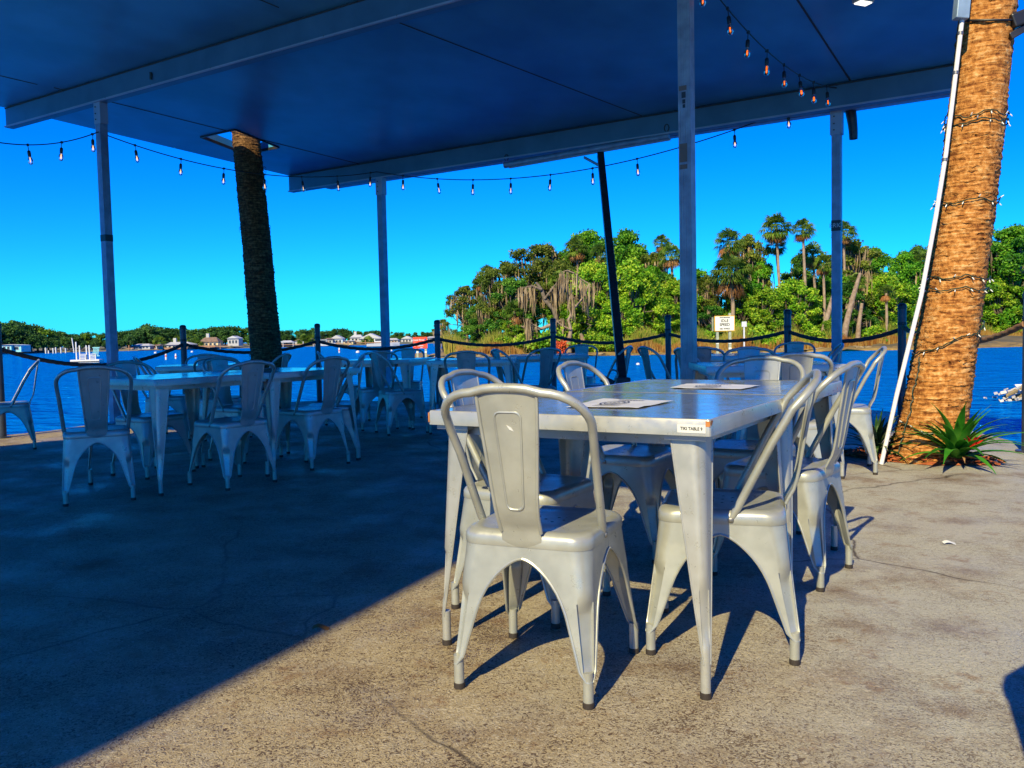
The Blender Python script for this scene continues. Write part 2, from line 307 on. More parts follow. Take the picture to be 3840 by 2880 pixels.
def link(me, name, parent=None):
    o = bpy.data.objects.new(name, me); COL.objects.link(o)
    if parent is not None: o.parent = parent
    return o
def tag(o, label=None, cat=None, group=None, kind=None):
    for k, v in (('label', label), ('category', cat), ('group', group), ('kind', kind)):
        if v: o[k] = v
    return o
def thing(name, label, cat, loc=(0, 0, 0), rz=0, group=None):
    o = bpy.data.objects.new(name, None); COL.objects.link(o); o.location = loc; o.rotation_euler = (0, 0, rz); o.empty_display_size = .2
    return tag(o, label, cat, group)
def dup(root, loc, rz=0, label=None, scale=None, group=None):
    r = root.copy(); COL.objects.link(r); r.location = loc; r.rotation_euler = (0, 0, rz)
    if scale is not None: r.scale = scale if hasattr(scale, '__len__') else (scale,)*3
    if label: r['label'] = label
    if group: r['group'] = group
    for ch in list(root.children):
        c = ch.copy(); COL.objects.link(c); c.parent = r
        for g in list(ch.children):
            d = g.copy(); COL.objects.link(d); d.parent = c
    return r
def text_mesh(txt, size, name, m, parent, mtx, bold=0.0, align='CENTER', xs=1.0):
    cu = bpy.data.curves.new(name, 'FONT'); cu.body = txt; cu.size = size; cu.align_x = align; cu.align_y = 'CENTER'; cu.offset = bold; cu.extrude = .0004
    o = bpy.data.objects.new(name, cu); COL.objects.link(o)
    bpy.context.view_layer.update(); dg = bpy.context.evaluated_depsgraph_get()
    me = bpy.data.meshes.new_from_object(o.evaluated_get(dg)); bpy.data.objects.remove(o); bpy.data.curves.remove(cu)
    me.transform(mtx @ Matrix.Diagonal((xs, 1, 1, 1))); me.materials.clear(); me.materials.append(M[m]); return link(me, name, parent)
def face_mtx(pos, xdir, up):
    x = Vector(xdir).normalized(); u = Vector(up).normalized(); n = x.cross(u).normalized(); u = n.cross(x)
    return Matrix(((x.x, u.x, n.x, pos[0]), (x.y, u.y, n.y, pos[1]), (x.z, u.z, n.z, pos[2]), (0, 0, 0, 1)))
def fan_quads(pts, nrm, size, asp=1.0, jitter=.9, up=None):
    """numpy: one small quad per point, random orientation around nrm -> mesh verts/faces"""
    n = len(pts); d = nrm + RNG.normal(0, jitter, (n, 3)); d /= np.linalg.norm(d, axis=1)[:, None]+1e-9
    r = RNG.normal(0, 1, (n, 3)); a = np.cross(d, r); a /= np.linalg.norm(a, axis=1)[:, None]+1e-9; b = np.cross(d, a)
    s = size*(.6+.8*RNG.random(n))[:, None]
    v = np.empty((n, 4, 3)); v[:, 0] = pts-a*s*asp-b*s*.25; v[:, 1] = pts+b*s*-.6+a*s*.1; v[:, 2] = pts+a*s*asp+b*s*.25; v[:, 3] = pts+b*s*.6-a*s*.1
    return v.reshape(-1, 3), np.arange(n*4).reshape(n, 4)
def np_mesh(name, v, f, m):
    me = bpy.data.meshes.new(name); nv, nf, k = len(v), len(f), f.shape[1]
    me.vertices.add(nv); me.vertices.foreach_set('co', np.asarray(v, np.float32).ravel())
    me.loops.add(nf*k); me.loops.foreach_set('vertex_index', f.ravel().astype(np.int32))
    me.polygons.add(nf); me.polygons.foreach_set('loop_start', np.arange(0, nf*k, k, dtype=np.int32)); me.polygons.foreach_set('loop_total', np.full(nf, k, dtype=np.int32))
    me.update(calc_edges=True); me.materials.append(M[m]); return me
# ------------------------------------------------------------------ setting
WZ = -.75
deck_pts = [(-16, -9), (14, -9), (14, 0), (7, 3.0), (4.4, 5.0), (3.98, 6.35), (4.22, 7.1), (4.28, 7.9), (4.62, 9.45), (3.9, 11.0), (2.6, 13.2), (.75, 13.65), (-1.15, 12.95), (-3.1, 13.85), (-5.0, 12.9), (-5.12, 10.8), (-5.35, 9.75), (-5.95, 8.95), (-8, 7.3), (-16, 5)]
mb = MB(); n = len(deck_pts)
mb.add([(x, y, 0) for x, y in deck_pts], [tuple(range(n))])
mb.add([(x, y, z) for z in (0, -2.2) for x, y in deck_pts], [((i+1) % n, i, n+i, n+(i+1) % n) for i in range(n)])
tag(mb.build('deck_floor', 'deck', smooth=0), kind='structure')
mb = MB(); mb.add([(-2500, -400, WZ), (2500, -400, WZ), (2500, 3000, WZ), (-2500, 3000, WZ)], [(0, 1, 2, 3)])
tag(mb.build('water', 'water', smooth=0), kind='structure')
# ------------------------------------------------------------------ pavilion
AX = Vector((.8475, -.5312, 0)); BX = Vector((.5312, .8475, 0)); KS = -.1365
def ceil_z(B): return 4.21+KS*(B-6.336)
def ab(A, B, z): v = AX*A+BX*B; return Vector((v.x, v.y, z))
pav = thing('open_pavilion', 'white open sided metal patio roof on square posts over the terrace', 'pavilion', (0, 0, 0))
def left_edge(B): return -11.98+(B-6.25)*.367
B0, B1, AR = -2.2, 10.38, -.40
outer = [(left_edge(-.8), -.8), (-7.2, -.8), (-7.78, -2.85), (-8.6, -6), (-8.6, -9), (-.95, -9), (-.91, -6.8), (-1.23, -4.33), (-1.51, B0), (AR, B0), (AR, B1), (left_edge(B1), B1)]  # out-of-view jog, notch and near wing shaped to cast the floor's shadow edges
hole = [(-10.36, 8.2), (-9.62, 8.2), (-9.62, 9.0), (-10.36, 9.0)]
bm = bmesh.new(); es = []
for loop in (outer, hole):
    vs = [bm.verts.new(ab(a, b, ceil_z(b))) for a, b in loop]; es += [bm.edges.new((vs[i], vs[(i+1) % len(vs)])) for i in range(len(vs))]
bmesh.ops.triangle_fill(bm, edges=es, use_beauty=True)
bmesh.ops.recalc_face_normals(bm, faces=bm.faces)
for f in bm.faces:
    if f.normal.z > 0: f.normal_flip()
ret = bmesh.ops.extrude_face_region(bm, geom=bm.faces[:])
bmesh.ops.translate(bm, verts=[e for e in ret['geom'] if isinstance(e, bmesh.types.BMVert)], vec=(0, 0, .12))
bmesh.ops.recalc_face_normals(bm, faces=bm.faces)
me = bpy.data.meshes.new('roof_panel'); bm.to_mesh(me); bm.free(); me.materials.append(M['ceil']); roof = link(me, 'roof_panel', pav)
def onceil(A, B, dz=0): return ab(A, B, ceil_z(B)-dz)
for (p, q, wd) in (((-10.6, 6.2), (-9.02, 10.1), .012), ((-2.02, 6.2), (-1.83, 10.05), .018), ((-5.6, 6.6), (-4.3, 10.05), .008), ((-12.6, 2), (-10.7, 6.05), .01), ((-7.6, 1.5), (-6.4, 6.05), .008)):
    MB().bar(onceil(*p, .003), onceil(*q, .003), wd, .006).build('panel_seam', 'seam', pav, 0)
# hole trim
for (p, q) in ((0, 1), (1, 2), (2, 3), (3, 0)):
    MB().bar(onceil(*hole[p], .0), onceil(*hole[q], .0), .022, .04).build('opening_trim', 'blackmetal', pav, 0)
def beam(B, A0, A1, hgt, thick):
    zt = ceil_z(B)-.004
    bmn = MB(); p, q = ab(A0, B, zt-hgt/2), ab(A1, B, zt-hgt/2); bmn.bar(p, q, thick, hgt); o = bmn.build('beam', 'beam', pav, 0, bevel=.006)
    l = MB().bar(ab(A0, B-thick/2-.004, zt-.012), ab(A1, B-thick/2-.004, zt-.012), .008, .014).build('flashing_strip', 'seam', o, 0)
    MB().bar(ab(A0, B-thick/2-.012, zt-hgt+.012), ab(A1, B-thick/2-.012, zt-hgt+.012), .024, .018).build('lower_flange', 'alu', o, 0)
    return o
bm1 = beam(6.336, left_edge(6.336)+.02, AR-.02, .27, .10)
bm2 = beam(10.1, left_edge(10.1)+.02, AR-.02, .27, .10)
rb = random.Random(3)
for k in range(9):
    A = -10.6+k*.95+rb.uniform(-.2, .2); MB().lathe([(.009, 0), (.009, .012), (.004, .016)], 8, ab(A, 6.336-.066, ceil_z(6.336)-.262)).build('bolt', 'blackmetal', bm1)
MB().bar(ab(-8.75, 6.27, ceil_z(6.336)-.19), ab(-8.75, 6.27, ceil_z(6.336)-.11), .02, .02, (1, 0, 0)).build('hook', 'blackmetal', bm1)
gz = ceil_z(10.4)
gt = MB().bar(ab(left_edge(10.38)+.4, 10.47, gz-.1), ab(AR+.02, 10.47, gz-.1), .14, .16).build('gutter', 'alu_old', pav, 0, bevel=.01)
# square fluted posts
def post(name, X, Y, top, w=.098, band=None, fl='alu_old'):
    rz = math.atan2(AX.y, AX.x); pr = MB(); k = 5; pts = []
    def side(a):
        out = []
        for i in range(k):
            x0 = -w/2+w*i/k; d = w/k
            out += [(x0, -w/2), (x0+d*.8, -w/2), (x0+d*.84, -w/2+.0035), (x0+d*.96, -w/2+.0035)]
        c, s = math.cos(a), math.sin(a); return [(x*c-y*s, x*s+y*c) for x, y in out]
    for q in range(4): pts += side(q*PI/2)
    c, s = math.cos(rz), math.sin(rz)
    rows = [[(X+x*c-y*s, Y+x*s+y*c, z) for x, y in pts] for z in (0, top)]
    pr.grid(rows, True); o = pr.build(name, fl, pav, 20)
    MB().box((X, Y, .006), (.17, .17, .012), rz).build('base_plate', 'alu_old', o, 0)
    MB().box((X-.0*c, Y, top-.12), (w+.03, w+.006, .26), rz).build('bracket', 'alu', o, 0)
    for zz in (top-.05, top-.13, top-.2):
        v = Vector((X, Y, zz))-BX*(w/2+.006)-AX*.02; MB().bar(v, v-BX*.008, .014, .014).build('bolt', 'blackmetal', o, 0)
    return o
zb1, zb2 = ceil_z(6.336)-.274, ceil_z(10.1)-.274
pL = post('post', -4.98, 10.6, zb1); pF = post('post', 1.385, 6.62, zb1, fl='alu_bounce'); pM = post('post', -1.935, 13.1, zb2); pR = post('post', 3.74, 9.75, zb2)
for A_, B_ in ((-1.6, -6), (-8.2, -6)):
    v = ab(A_, B_, 0); post('post', v.x, v.y, ceil_z(B_)-.01)
rzp = math.atan2(AX.y, AX.x)
def band(o, X, Y, z, h, m='black', grow=.006): return MB().box((X, Y, z), (.098+grow, .098+grow, h), rzp).build('tape_band', m, o, 0)
band(pL, -4.98, 10.6, at(215, 515, 10.6).z, .08)
zz = at(1808, 488, 9.75).z; bnd = band(pR, 3.74, 9.75, zz, .12)
vv = Vector((3.74, 9.75, zz))-BX*.0535
text_mesh('ERIC', .07, 'lettering', 'white', bnd, face_mtx(vv, AX, (0, 0, 1)), 0)
for (yd, h) in ((193, .035), (332, .14), (362, .035)):
    z = at(1485, yd, 6.62).z; v = Vector((1.385, 6.62, z))-BX*.0505-AX*.01; MB().bar(v-AX*.03, v+AX*.03, .003, h).build('tape_scrap', 'roofbrown', pF, 0)
for (xd, yd, s) in ((1483, 208, .02), (1489, 222, .014), (1480, 232, .012)):
    z = at(xd, yd, 6.62).z; v = Vector((1.385, 6.62, z))-BX*.0505; MB().bar(v-AX*s, v+AX*s*.6, .003, s*2.2).build('paint_chip', 'seam', pF, 0)
# shade roller under the far beam, with hooks
p, q = at(1090, 357, 11.85), at(1445, 294, 10.62)
rl = MB().tube([p.lerp(q, i/12) for i in range(13)], .042, 10).build('shade_roller', 'alu_old', None)
tag(rl, 'rolled up white shade tube slung under the far roof beam', 'shade roller')
MB().tube([at(1100, 362, 11.8), at(1448, 301, 10.6)], .014, 8).build('bottom_rail', 'alu', rl)
for (x, y, Y) in ((1094, 350, 11.85), (1440, 287, 10.62)):
    c = at(x, y, Y); MB().tube([c+Vector((0, 0, .06+.045*math.sin(a)))+AX*.03*math.cos(a) for a in np.linspace(-1.2, 4.2, 10)], .006, 6).build('hook', 'blackmetal', rl)
# broken downspout elbow
dn = ab(-.98-1.2, 10.47, gz-.18); e0 = at(1836, 236, 9.9); e = []
for i in range(8):
    a = i/7; e.append((e0.x+.04*math.sin(a*1.6), e0.y, e0.z+.02-.36*a))
o = MB().tube(e, [.055, .06, .058, .055, .052, .05, .048, .046], 10, cap=False).build('downspout', 'blackmetal', pav, solid=.004)
# bright sunlit spot on the ceiling, made up as a small glowing box
c = onceil(-1.40, 8.28); lf = thing('ceiling_glow', 'small white box on the ceiling at the top right, glowing for a sunlit spot', 'glow box', c)
MB().box((0, 0, -.035), (.16, .1, .05), .4).build('housing', 'white', lf, 0); MB().box((0, 0, -.063), (.13, .08, .012), .4).build('glow_face', mat('glow_white', (.9, .85, .7), .4, emit=((1, .95, .8), 1.2)), lf, 0)
# leaning black pole
top = at(1297, 333, 11.05); bot = at(1345, 828, 8.5); dv = bot-top; foot = top+dv*(top.z/(-dv.z))
lp = thing('leaning_pole', 'black metal pole leaning against the far roof beam with a padlocked latch', 'pole', foot)
tt = top-foot; m2 = MB(); m2.bar((0, 0, 0), tt, .085, .085, (1, 0, 0)); m2.build('pole', 'blackmetal', lp, 0, bevel=.006)
MB().bar(tt*.02+Vector((.0, -.047, 0)), tt*.98+Vector((.0, -.047, 0)), .022, .012, (0, 1, 0)).build('channel', 'post', lp, 0)
ltc = bot-foot; MB().box(ltc+Vector((0, -.02, -.02)), (.14, .13, .16)).build('collar', 'blackmetal', lp, 0, bevel=.01)
MB().box(ltc+Vector((-.16, -.05, .03)), (.13, .05, .07), 0, 0, .5).build('padlock', 'black', lp, 0, bevel=.008)
MB().tube([ltc+Vector((-.1+.05*math.cos(a), -.05, .09+.05*math.sin(a))) for a in np.linspace(-.6, 3.2, 8)], .009, 6).build('shackle', 'rivet', lp)
br0 = at(1262, 340, 11.3)-foot; MB().bar(br0, tt*.94, .02, .03).build('brace', 'alu', lp, 0)
# ------------------------------------------------------------------ chairs
def leg_strip(mb, sx, sy, levels, n_fl=4, n_arc=12, bead=.0036):
    """levels: (z, outer_x, outer_y, r, LA, LB, dent)"""
    rows = []
    for z, ox, oy, r, LA, LB, dent in levels:
        cx, cy = ox-r, oy-r; row = []
        for i in range(n_fl): row.append((cx-LA*(1-i/n_fl), cy+r))
        for i in range(n_arc+1):
            a = PI/2*(1-i/n_arc); k = dent*math.sin(PI*i/n_arc)**.4 if 0 < i < n_arc else 0
            row.append((cx+r*math.cos(a)-k*.707, cy+r*math.sin(a)-k*.707))
        for i in range(1, n_fl+1): row.append((cx+r, cy-LB*i/n_fl))
        rows.append([(x*sx, y*sy, z) for x, y in row])
    if sx*sy < 0: rows = [r[::-1] for r in rows]
    mb.grid(rows); return rows
def chair_leg(sx, sy, fx, fy):
    lev = []
    for z in (.406, .392, .380, .374, .371, .366, .36, .352, .343, .328, .31, .29, .268, .245, .235, .22, .19, .16, .13, .11, .095, .086, .078, .07):
        t = (.406-z)/(.406-.07); h0 = .186
        ox = h0+(fx+.0145-h0)*t**1.15; oy = h0+(fy+.0145-h0)*t**1.15
        r = np.interp(z, [.07, .08, .094, .2, .3, .406], [.0145, .0175, .022, .031, .038, .056])
        wl = np.interp(z, [.07, .08, .094, .2, .26, .3, .4], [0, .004, .010, .026, .036, .042, .05])
        if z >= .374: fl = None
        else:
            u = min(1, (.374-z)/.165); fl = max(0, 1-(1-u)**2.6)**.62
        fx_full, fy_full = ox-r, oy-r
        LA = fx_full if fl is None else fx_full*(1-fl)+wl*fl
        LB = fy_full if fl is None else fy_full*(1-fl)+wl*fl
        dz = (z-.078)/(.272-.078); dent = .0185*min(1, 5*dz, 6*(1-dz))**.7 if 0 < dz < 1 else 0
        dent = min(dent, r*.6)
        lev.append((z, ox, oy, r, LA, LB, dent))
    mb = MB(); rows = leg_strip(mb, sx, sy, lev)
    o = mb.build('leg', 'chair', None, 60, solid=.0022); me = o.data; bpy.data.objects.remove(o)
    m2 = MB()
    for k in (0, -1):
        pth = [Vector(r[k]) for r in rows[3:]]; m2.tube(pth, [.0042]*(len(pth)-3)+[.003, .002, .001], 6)
    m2.tube([(sx*fx*.999, sy*fy*.999, .095), (sx*fx, sy*fy, .075), (sx*fx, sy*fy, .012)], .0142, 12)
    ob = m2.build('tmp', 'chair', None, 50)
    bm = bmesh.new(); bm.from_mesh(me); bm.from_mesh(ob.data); me2 = bpy.data.meshes.new('leg'); bm.to_mesh(me2); bm.free()
    me2.materials.append(M['chair']); bpy.data.objects.remove(ob); me2.shade_smooth(); me2.set_sharp_from_angle(angle=math.radians(50))
    cap = MB().lathe([(.0125, 0), (.0158, .001), (.0158, .015), (.014, .017)], 12, (sx*fx, sy*fy, 0))
    return me2, cap
def rsq(h, r, z, n=10, hy=None):
    hy = hy or h; out = []
    for q, (sx, sy) in enumerate(((1, 1), (-1, 1), (-1, -1), (1, -1))):
        for i in range(n):
            a = q*PI/2+PI/2*i/(n-1); out.append((sx*(h-r)+r*math.cos(a), sy*(hy-r)+r*math.sin(a), z))
    return out
def make_chair():
    t = thing('metal_chair', 'x', 'chair')
    s = MB(); rings = [(.1872, .056, .404), (.1882, .057, .409), (.1878, .058, .428), (.1845, .06, .437), (.178, .062, .4435), (.168, .06, .4468), (.155, .055, .4462), (.142, .05, .4438), (.12, .045, .4432), (.05, .02, .4432)]
    rows = [rsq(*r) for r in rings]; s.grid(rows, True); o = len(s.v); k = len(rows[0]); s.add(rows[-1], [tuple(range(k))])
    s.m = 1
    for (x, y) in ((0, 0), (.03, .03), (-.03, .03), (.03, -.03), (-.03, -.03), (.055, 0), (-.055, 0)):
        s.add([(x+.005*math.cos(a), y+.005*math.sin(a), .4438) for a in np.linspace(0, 2*PI, 9)[:-1]], [tuple(range(8))])
    s.m = 0
    s.build('seat', ['chair', 'hole'], t, 35)
    # back panel: profile (y, z, half width)
    prof = [(-.182, .405, .056), (-.190, .428, .057), (-.188, .447, .057), (-.198, .468, .058), (-.211, .492, .059), (-.2195, .52, .061), (-.2275, .56, .064), (-.237, .62, .069), (-.247, .68, .0745), (-.258, .74, .0795), (-.2685, .80, .0835), (-.2755, .836, .0855)]
    b = MB(); rows = []
    for y, z, hw in prof: rows.append([(hw*u, y-.006*(1-u*u), z) for u in np.linspace(-1, 1, 9)])
    b.grid(rows[::-1]); bo = b.build('backrest', 'chair', None, 50, solid=-.0018)
    m2 = MB()
    for sgn in (-1, 1): m2.tube([(sgn*hw, y-.001, z) for y, z, hw in prof[2:]], .0052, 8)
    def surf(u, z, off=.0075):
        for i in range(len(prof)-1):
            if prof[i][1] <= z <= prof[i+1][1]:
                f = (z-prof[i][1])/(prof[i+1][1]-prof[i][1]); y = prof[i][0]+(prof[i+1][0]-prof[i][0])*f; return (u, y-.006*(1-(u/.08)**2), z)
    zt, zb, wt, wb, r = .778, .515, .037, .024, .016; path = []
    for i in range(7): path.append((wb*(1)-.0, zb+r+(zt-zb-2*r)*i/6, i/6))
    pp = []
    for (u, z, f) in path: pp.append((wb+(wt-wb)*f, z))
    for a in np.linspace(0, PI/2, 5)[1:]: pp.append((wt-r+r*math.cos(a), zt-r+r*math.sin(a)))
    half = pp[:]; low = [(wb-r+r*math.cos(a), zb+r+r*math.sin(a)) for a in np.linspace(-PI/2, 0, 5)[:-1]]
    full = low+half; full = full+[(-u, z) for u, z in full[::-1]]; full.append(full[0])
    m2.tube([surf(u, z) for u, z in full], .0034, 6, cap=False)
    ob = m2.build('tmp', 'chair', None, 50); bm = bmesh.new(); bm.from_mesh(bo.data); bm.from_mesh(ob.data); bm.to_mesh(bo.data); bm.free(); bpy.data.objects.remove(ob)
    bo.data.shade_smooth(); bo.data.set_sharp_from_angle(angle=math.radians(45)); bo.parent = t
    # bent tube hoop
    ctl = [(.181, -.030, .418), (.183, -.047, .45), (.190, -.092, .54), (.198, -.147, .65), (.2055, -.186, .717), (.207, -.202, .748)]
    for a in np.linspace(0, PI/2, 8)[1:]: ctl.append((.207-.108*(1-math.cos(a)), -.202-.074*math.sin(a), .748+.081*math.sin(a)))
    ctl += [(.06, -.280, .839), (.03, -.2815, .8415)]
    pth = ctl+[(0, -.282, .842)]+[(-x, y, z) for x, y, z in ctl[::-1]]
    h = MB().tube(pth, [.009]+[.0122]*(len(pth)-2)+[.009], 12).build('back_frame', 'chair', t, 60)
    for sgn in (-1, 1):
        MB().bar((sgn*.184, -.03, .418), (sgn*.1935, -.03, .418), .017, .017).build('rivet', 'rivet', h, 30, bevel=.005)
    for sx in (-1, 1):
        for sy, fx, fy in ((1, .200, .208), (-1, .188, .208)):
            me, cap = chair_leg(sx, sy, fx, fy); lo = link(me, 'leg', t); cap.build('foot_cap', 'cap', lo)
    for sx in (-1, 1):
        MB().bar((sx*.165, .165, .352), (-sx*.165, -.165, .352+.004*sx), .022, .003).build('cross_brace', 'chair', t, 0)
    return t
chair0 = make_chair(); used = [False]
CG = 'matching silver metal chairs'
def chair(x, y, hx, hy, label):
    rz = math.atan2(hy, hx)-PI/2
    if not used[0]:
        used[0] = True; chair0.location = (x, y, 0); chair0.rotation_euler = (0, 0, rz); tag(chair0, label, 'chair', CG); return chair0
    return dup(chair0, (x, y, 0), rz, label, group=CG)
c1 = chair(.09, 2.43, .39, .92, 'nearest sunlit metal chair, its back panel with a white sticker facing us')
for (X, Y, hx, hy, lb) in (
    (.055, 3.06, .854, -.52, 'sunlit metal chair left of the nearest table, partly behind the closest chair'),
    (.52, 3.83, .854, -.52, 'sunlit metal chair on the far left of the front table pair, embossed back showing'),
    (.66, 2.665, -.961, .276, 'sunlit metal chair right of the table labelled 9, side on beside the nearest table leg'),
    (1.08, 3.39, -.80, .60, 'second sunlit chair on the right side of the front tables, casting a loop shadow'),
    (1.09, 3.93, -.52, -.854, 'shaded metal chair at the far end of the front table pair, facing us'),
    (1.62, 5.02, .08, .99, 'shaded metal chair on the near side of the table labelled 8'),
    (1.88, 6.50, -.05, -.99, 'shaded metal chair tucked in behind the table labelled 8'),
    (2.27, 5.86, -.95, .30, 'half sunlit metal chair right of the table labelled 8, nearest the leaning palm'),
    (1.66, 7.02, .96, .15, 'shaded metal chair just left of the fluted front post, facing right'),
    (1.66, 7.55, .12, .99, 'shaded metal chair behind the fluted front post, back to us'),
    (1.56, 8.35, .95, .25, 'shaded metal chair with lit back beside the fence post left of the front post'),
    (2.95, 8.95, -.45, -.85, 'far shaded metal chair under the island reeds, left of the right roof post'),
    (2.72, 7.75, -.93, .25, 'shaded metal chair side on in front of the right roof post'),
    (-.40, 8.08, .06, .99, 'shaded metal chair with its back to us in front of the small middle table'),
    (.10, 8.75, .93, .36, 'shaded metal chair between the two middle tables, facing right'),
    (.22, 8.95, -.55, .83, 'shaded metal chair with lit back just left of the sunlit looped chair'),
    (.86, 10.75, -.2, -.98, 'farthest metal chair behind the middle table, below the moss covered snag'),
    (.98, 8.98, -.92, .38, 'shaded metal chair seen side on beside the leaning black pole'),
    (-1.32, 10.6, .0, -1, 'shaded metal chair behind the table below the orange sign'),
    (-1.16, 8.79, .88, .47, 'shaded dark backed chair in mid deck facing the table below the orange sign'),
    (-1.50, 9.28, -.35, .94, 'shaded metal chair partly behind the dark backed chair in mid deck'),
    (-1.50, 7.0, -.97, -.2, 'shaded metal chair at the right end of the long left tables, blue lit back panel'),
    (-1.58, 6.61, -.82, .57, 'shaded metal chair, right one of two along the long left tables'),
    (-1.94, 5.82, -.8, .6, 'shaded metal chair, left one of two on the near side of the long left tables'),
    (-2.65, 5.38, -.44, .9, 'nearest shaded metal chair on the left, back squarely to us'),
    (-2.72, 6.35, .85, -.5, 'shaded metal chair behind the left end of the long left tables'),
    (-2.24, 7.05, .85, -.5, 'shaded metal chair behind the middle of the long left tables, before the palm trunk'),
    (-4.82, 8.08, -.87, -.5, 'shaded metal chair at the far left edge beside the sunlit strip of floor'),
    (-3.52, 8.62, .9, .3, 'shaded metal chair at the left of the back left table'),
    (-3.38, 9.36, .3, -.95, 'shaded metal chair behind the back left table near the second fence post'),
    (-2.82, 8.22, -.2, .98, 'shaded metal chair before the back left table, doubled behind another chair back'),
    (-2.66, 9.02, -.95, .1, 'shaded metal chair right of the dark palm trunk, facing left'),
    (-1.98, 9.95, .95, .2, 'far shaded metal chair mostly hidden left of the table below the orange sign'),
): chair(X, Y, hx, hy, lb)
# sticker and rust mark on the nearest chair
st = MB().add([(-.004, -.2655, .744), (.010, -.2648, .737), (.016, -.263, .727), (.004, -.2637, .732)], [(0, 1, 2, 3)]); so_ = st.build('sticker', 'white', c1, 0, solid=-.001); so_['label'] = 'small white torn sticker'
# ------------------------------------------------------------------ tables
def table_leg(sx, sy):
    lev = []
    for z in (.706, .66, .6, .52, .44, .36, .31, .29, .25, .2, .165, .145, .12, .095):
        t = (.706-z)/(.706-.095); o = .415+.021*t; r = .036*(1-t)+.0135*t; L = .052*(1-t)**.9+.0*t
        dz = (z-.145)/(.31-.145); dent = .009*math.sin(PI*dz)**.4 if 0 < dz < 1 else 0
        lev.append((z, o, o, r, max(L, .0005), max(L, .0005), min(dent, r*.5)))
    mb = MB(); rows = leg_strip(mb, sx, sy, lev); o = mb.build('tmp', 'table', None, 50, solid=.0024); m2 = MB()
    for k in (0, -1):
        pth = [Vector(r[k]) for r in rows]; m2.tube(pth, .0026, 6)
    f = .436-.0135; m2.tube([(sx*f, sy*f, .11), (sx*f, sy*f, .014)], .0138, 12)
    o2 = m2.build('tmp2', 'table', None, 50); bm = bmesh.new(); bm.from_mesh(o.data); bm.from_mesh(o2.data); me = bpy.data.meshes.new('leg'); bm.to_mesh(me); bm.free()
    bpy.data.objects.remove(o); bpy.data.objects.remove(o2); me.materials.append(M['table']); me.shade_smooth(); me.set_sharp_from_angle(angle=math.radians(50))
    return me, MB().lathe([(.013, 0), (.0155, .001), (.0155, .017), (.0145, .018)], 12, (sx*f, sy*f, 0))
def make_table():
    t = thing('square_table', 'x', 'table')
    top = MB(); rings = [(.44, .006, .704), (.451, .007, .7045), (.451, .007, .743), (.4495, .008, .7475), (.446, .01, .749)]
    rows = [rsq(h, r, z, 5) for h, r, z in rings]; top.grid(rows, True); top.m = 0
    k = len(rows[0]); top.add(rows[0], [tuple(range(k))[::-1]]); top.m = 1
    inn = [rsq(.446, .01, .749, 5), rsq(.442, .01, .7478, 5)]; top.grid(inn, True); top.add(inn[-1], [tuple(range(k))])
    top.build('tabletop', ['table', 'tabletop'], t, 40)
    ap = MB()
    for sx in (-1, 1):
        ap.box((sx*.388, 0, .688), (.012, .72, .032)); ap.box((0, sx*.388, .688), (.72, .012, .032))
        for sy in (-1, 1): ap.box((sx*.375, sy*.375, .697), (.115, .115, .014))
    ap.build('apron', 'table', t, 0)
    for sx in (-1, 1):
        for sy in (-1, 1):
            me, cap = table_leg(sx, sy); l = link(me, 'leg', t); cap.build('foot_cap', 'cap', l)
    return t
table0 = make_table(); TG = 'matching square metal tables'; tused = [False]
def table(x, y, ang, label, sc=1):
    if not tused[0]:
        tused[0] = True; table0.location = (x, y, 0); table0.rotation_euler = (0, 0, ang); tag(table0, label, 'table', TG); return table0
    return dup(table0, (x, y, 0), ang, label, group=TG)
ANG = -.5471; S = .902
def corner_table(cx, cy, ang, i, label):   # cx,cy: near-right corner, i-th along its depth
    a = Vector((math.cos(ang), math.sin(ang))); b = Vector((-a.y, a.x)); p = Vector((cx, cy))-a*(S/2)+b*(S/2+i*(S+.004)); return table(p.x, p.y, ang, label)
def sticker_label(t, txt, x, w):
    p = MB().box((x, -.4517, .7235), (w, .001, .022)).build('number_label', 'white', t, 0)
    text_mesh(txt, .0112, 'lettering', 'ink', p, face_mtx((x, -.4527, .7235), (1, 0, 0), (0, 0, 1)), .0002, xs=.95)
# plain tables first (copies must not carry stickers)
t1 = corner_table(.5075, 2.1685, ANG, 0, 'nearest sunlit square metal table with a white number label on its front edge')
tt2 = corner_table(.5075, 2.1685, ANG, 1, 'second sunlit square metal table butted against the far side of the nearest table')
La = -.612; aL = Vector((math.cos(La), math.sin(La))); bL = Vector((-aL.y, aL.x))
def side_table(cx, cy, ang, i, label):     # corner is the near end of the long side facing the camera, run along b
    a = Vector((math.cos(ang), math.sin(ang))); b = Vector((-a.y, a.x)); p = Vector((cx, cy))-a*(S/2)+b*(S/2+i*(S+.004)); return table(p.x, p.y, ang, label)
side_table(-2.26, 5.36, La, 0, 'shaded metal table, near one of the long pair on the left'); side_table(-2.26, 5.36, La, 1, 'shaded metal table, right one of the long pair on the left, before the palm trunk')
t8 = table(1.755, 5.95, -.08, 'shaded metal table with a small number label behind the front table pair')
table(2.17, 8.42, 0.0, 'shaded metal table behind the fluted front post, under the speed sign')
table(-.40, 8.98, -.03, 'shaded metal table in mid deck behind the chair that has its back to us')
table(.43, 10.08, 0.0, 'farthest metal table beside the middle fence post, under the mossy snag')
table(-1.42, 9.65, -.25, 'shaded metal table below the orange sign beside the middle roof post')
table(-3.22, 8.9, .33, 'shaded metal table at the back left behind the second fence post')
sticker_label(t1, 'TIKI TABLE 9', .400, .076); sticker_label(t8, 'TIKI TABLE 8', .395, .076)
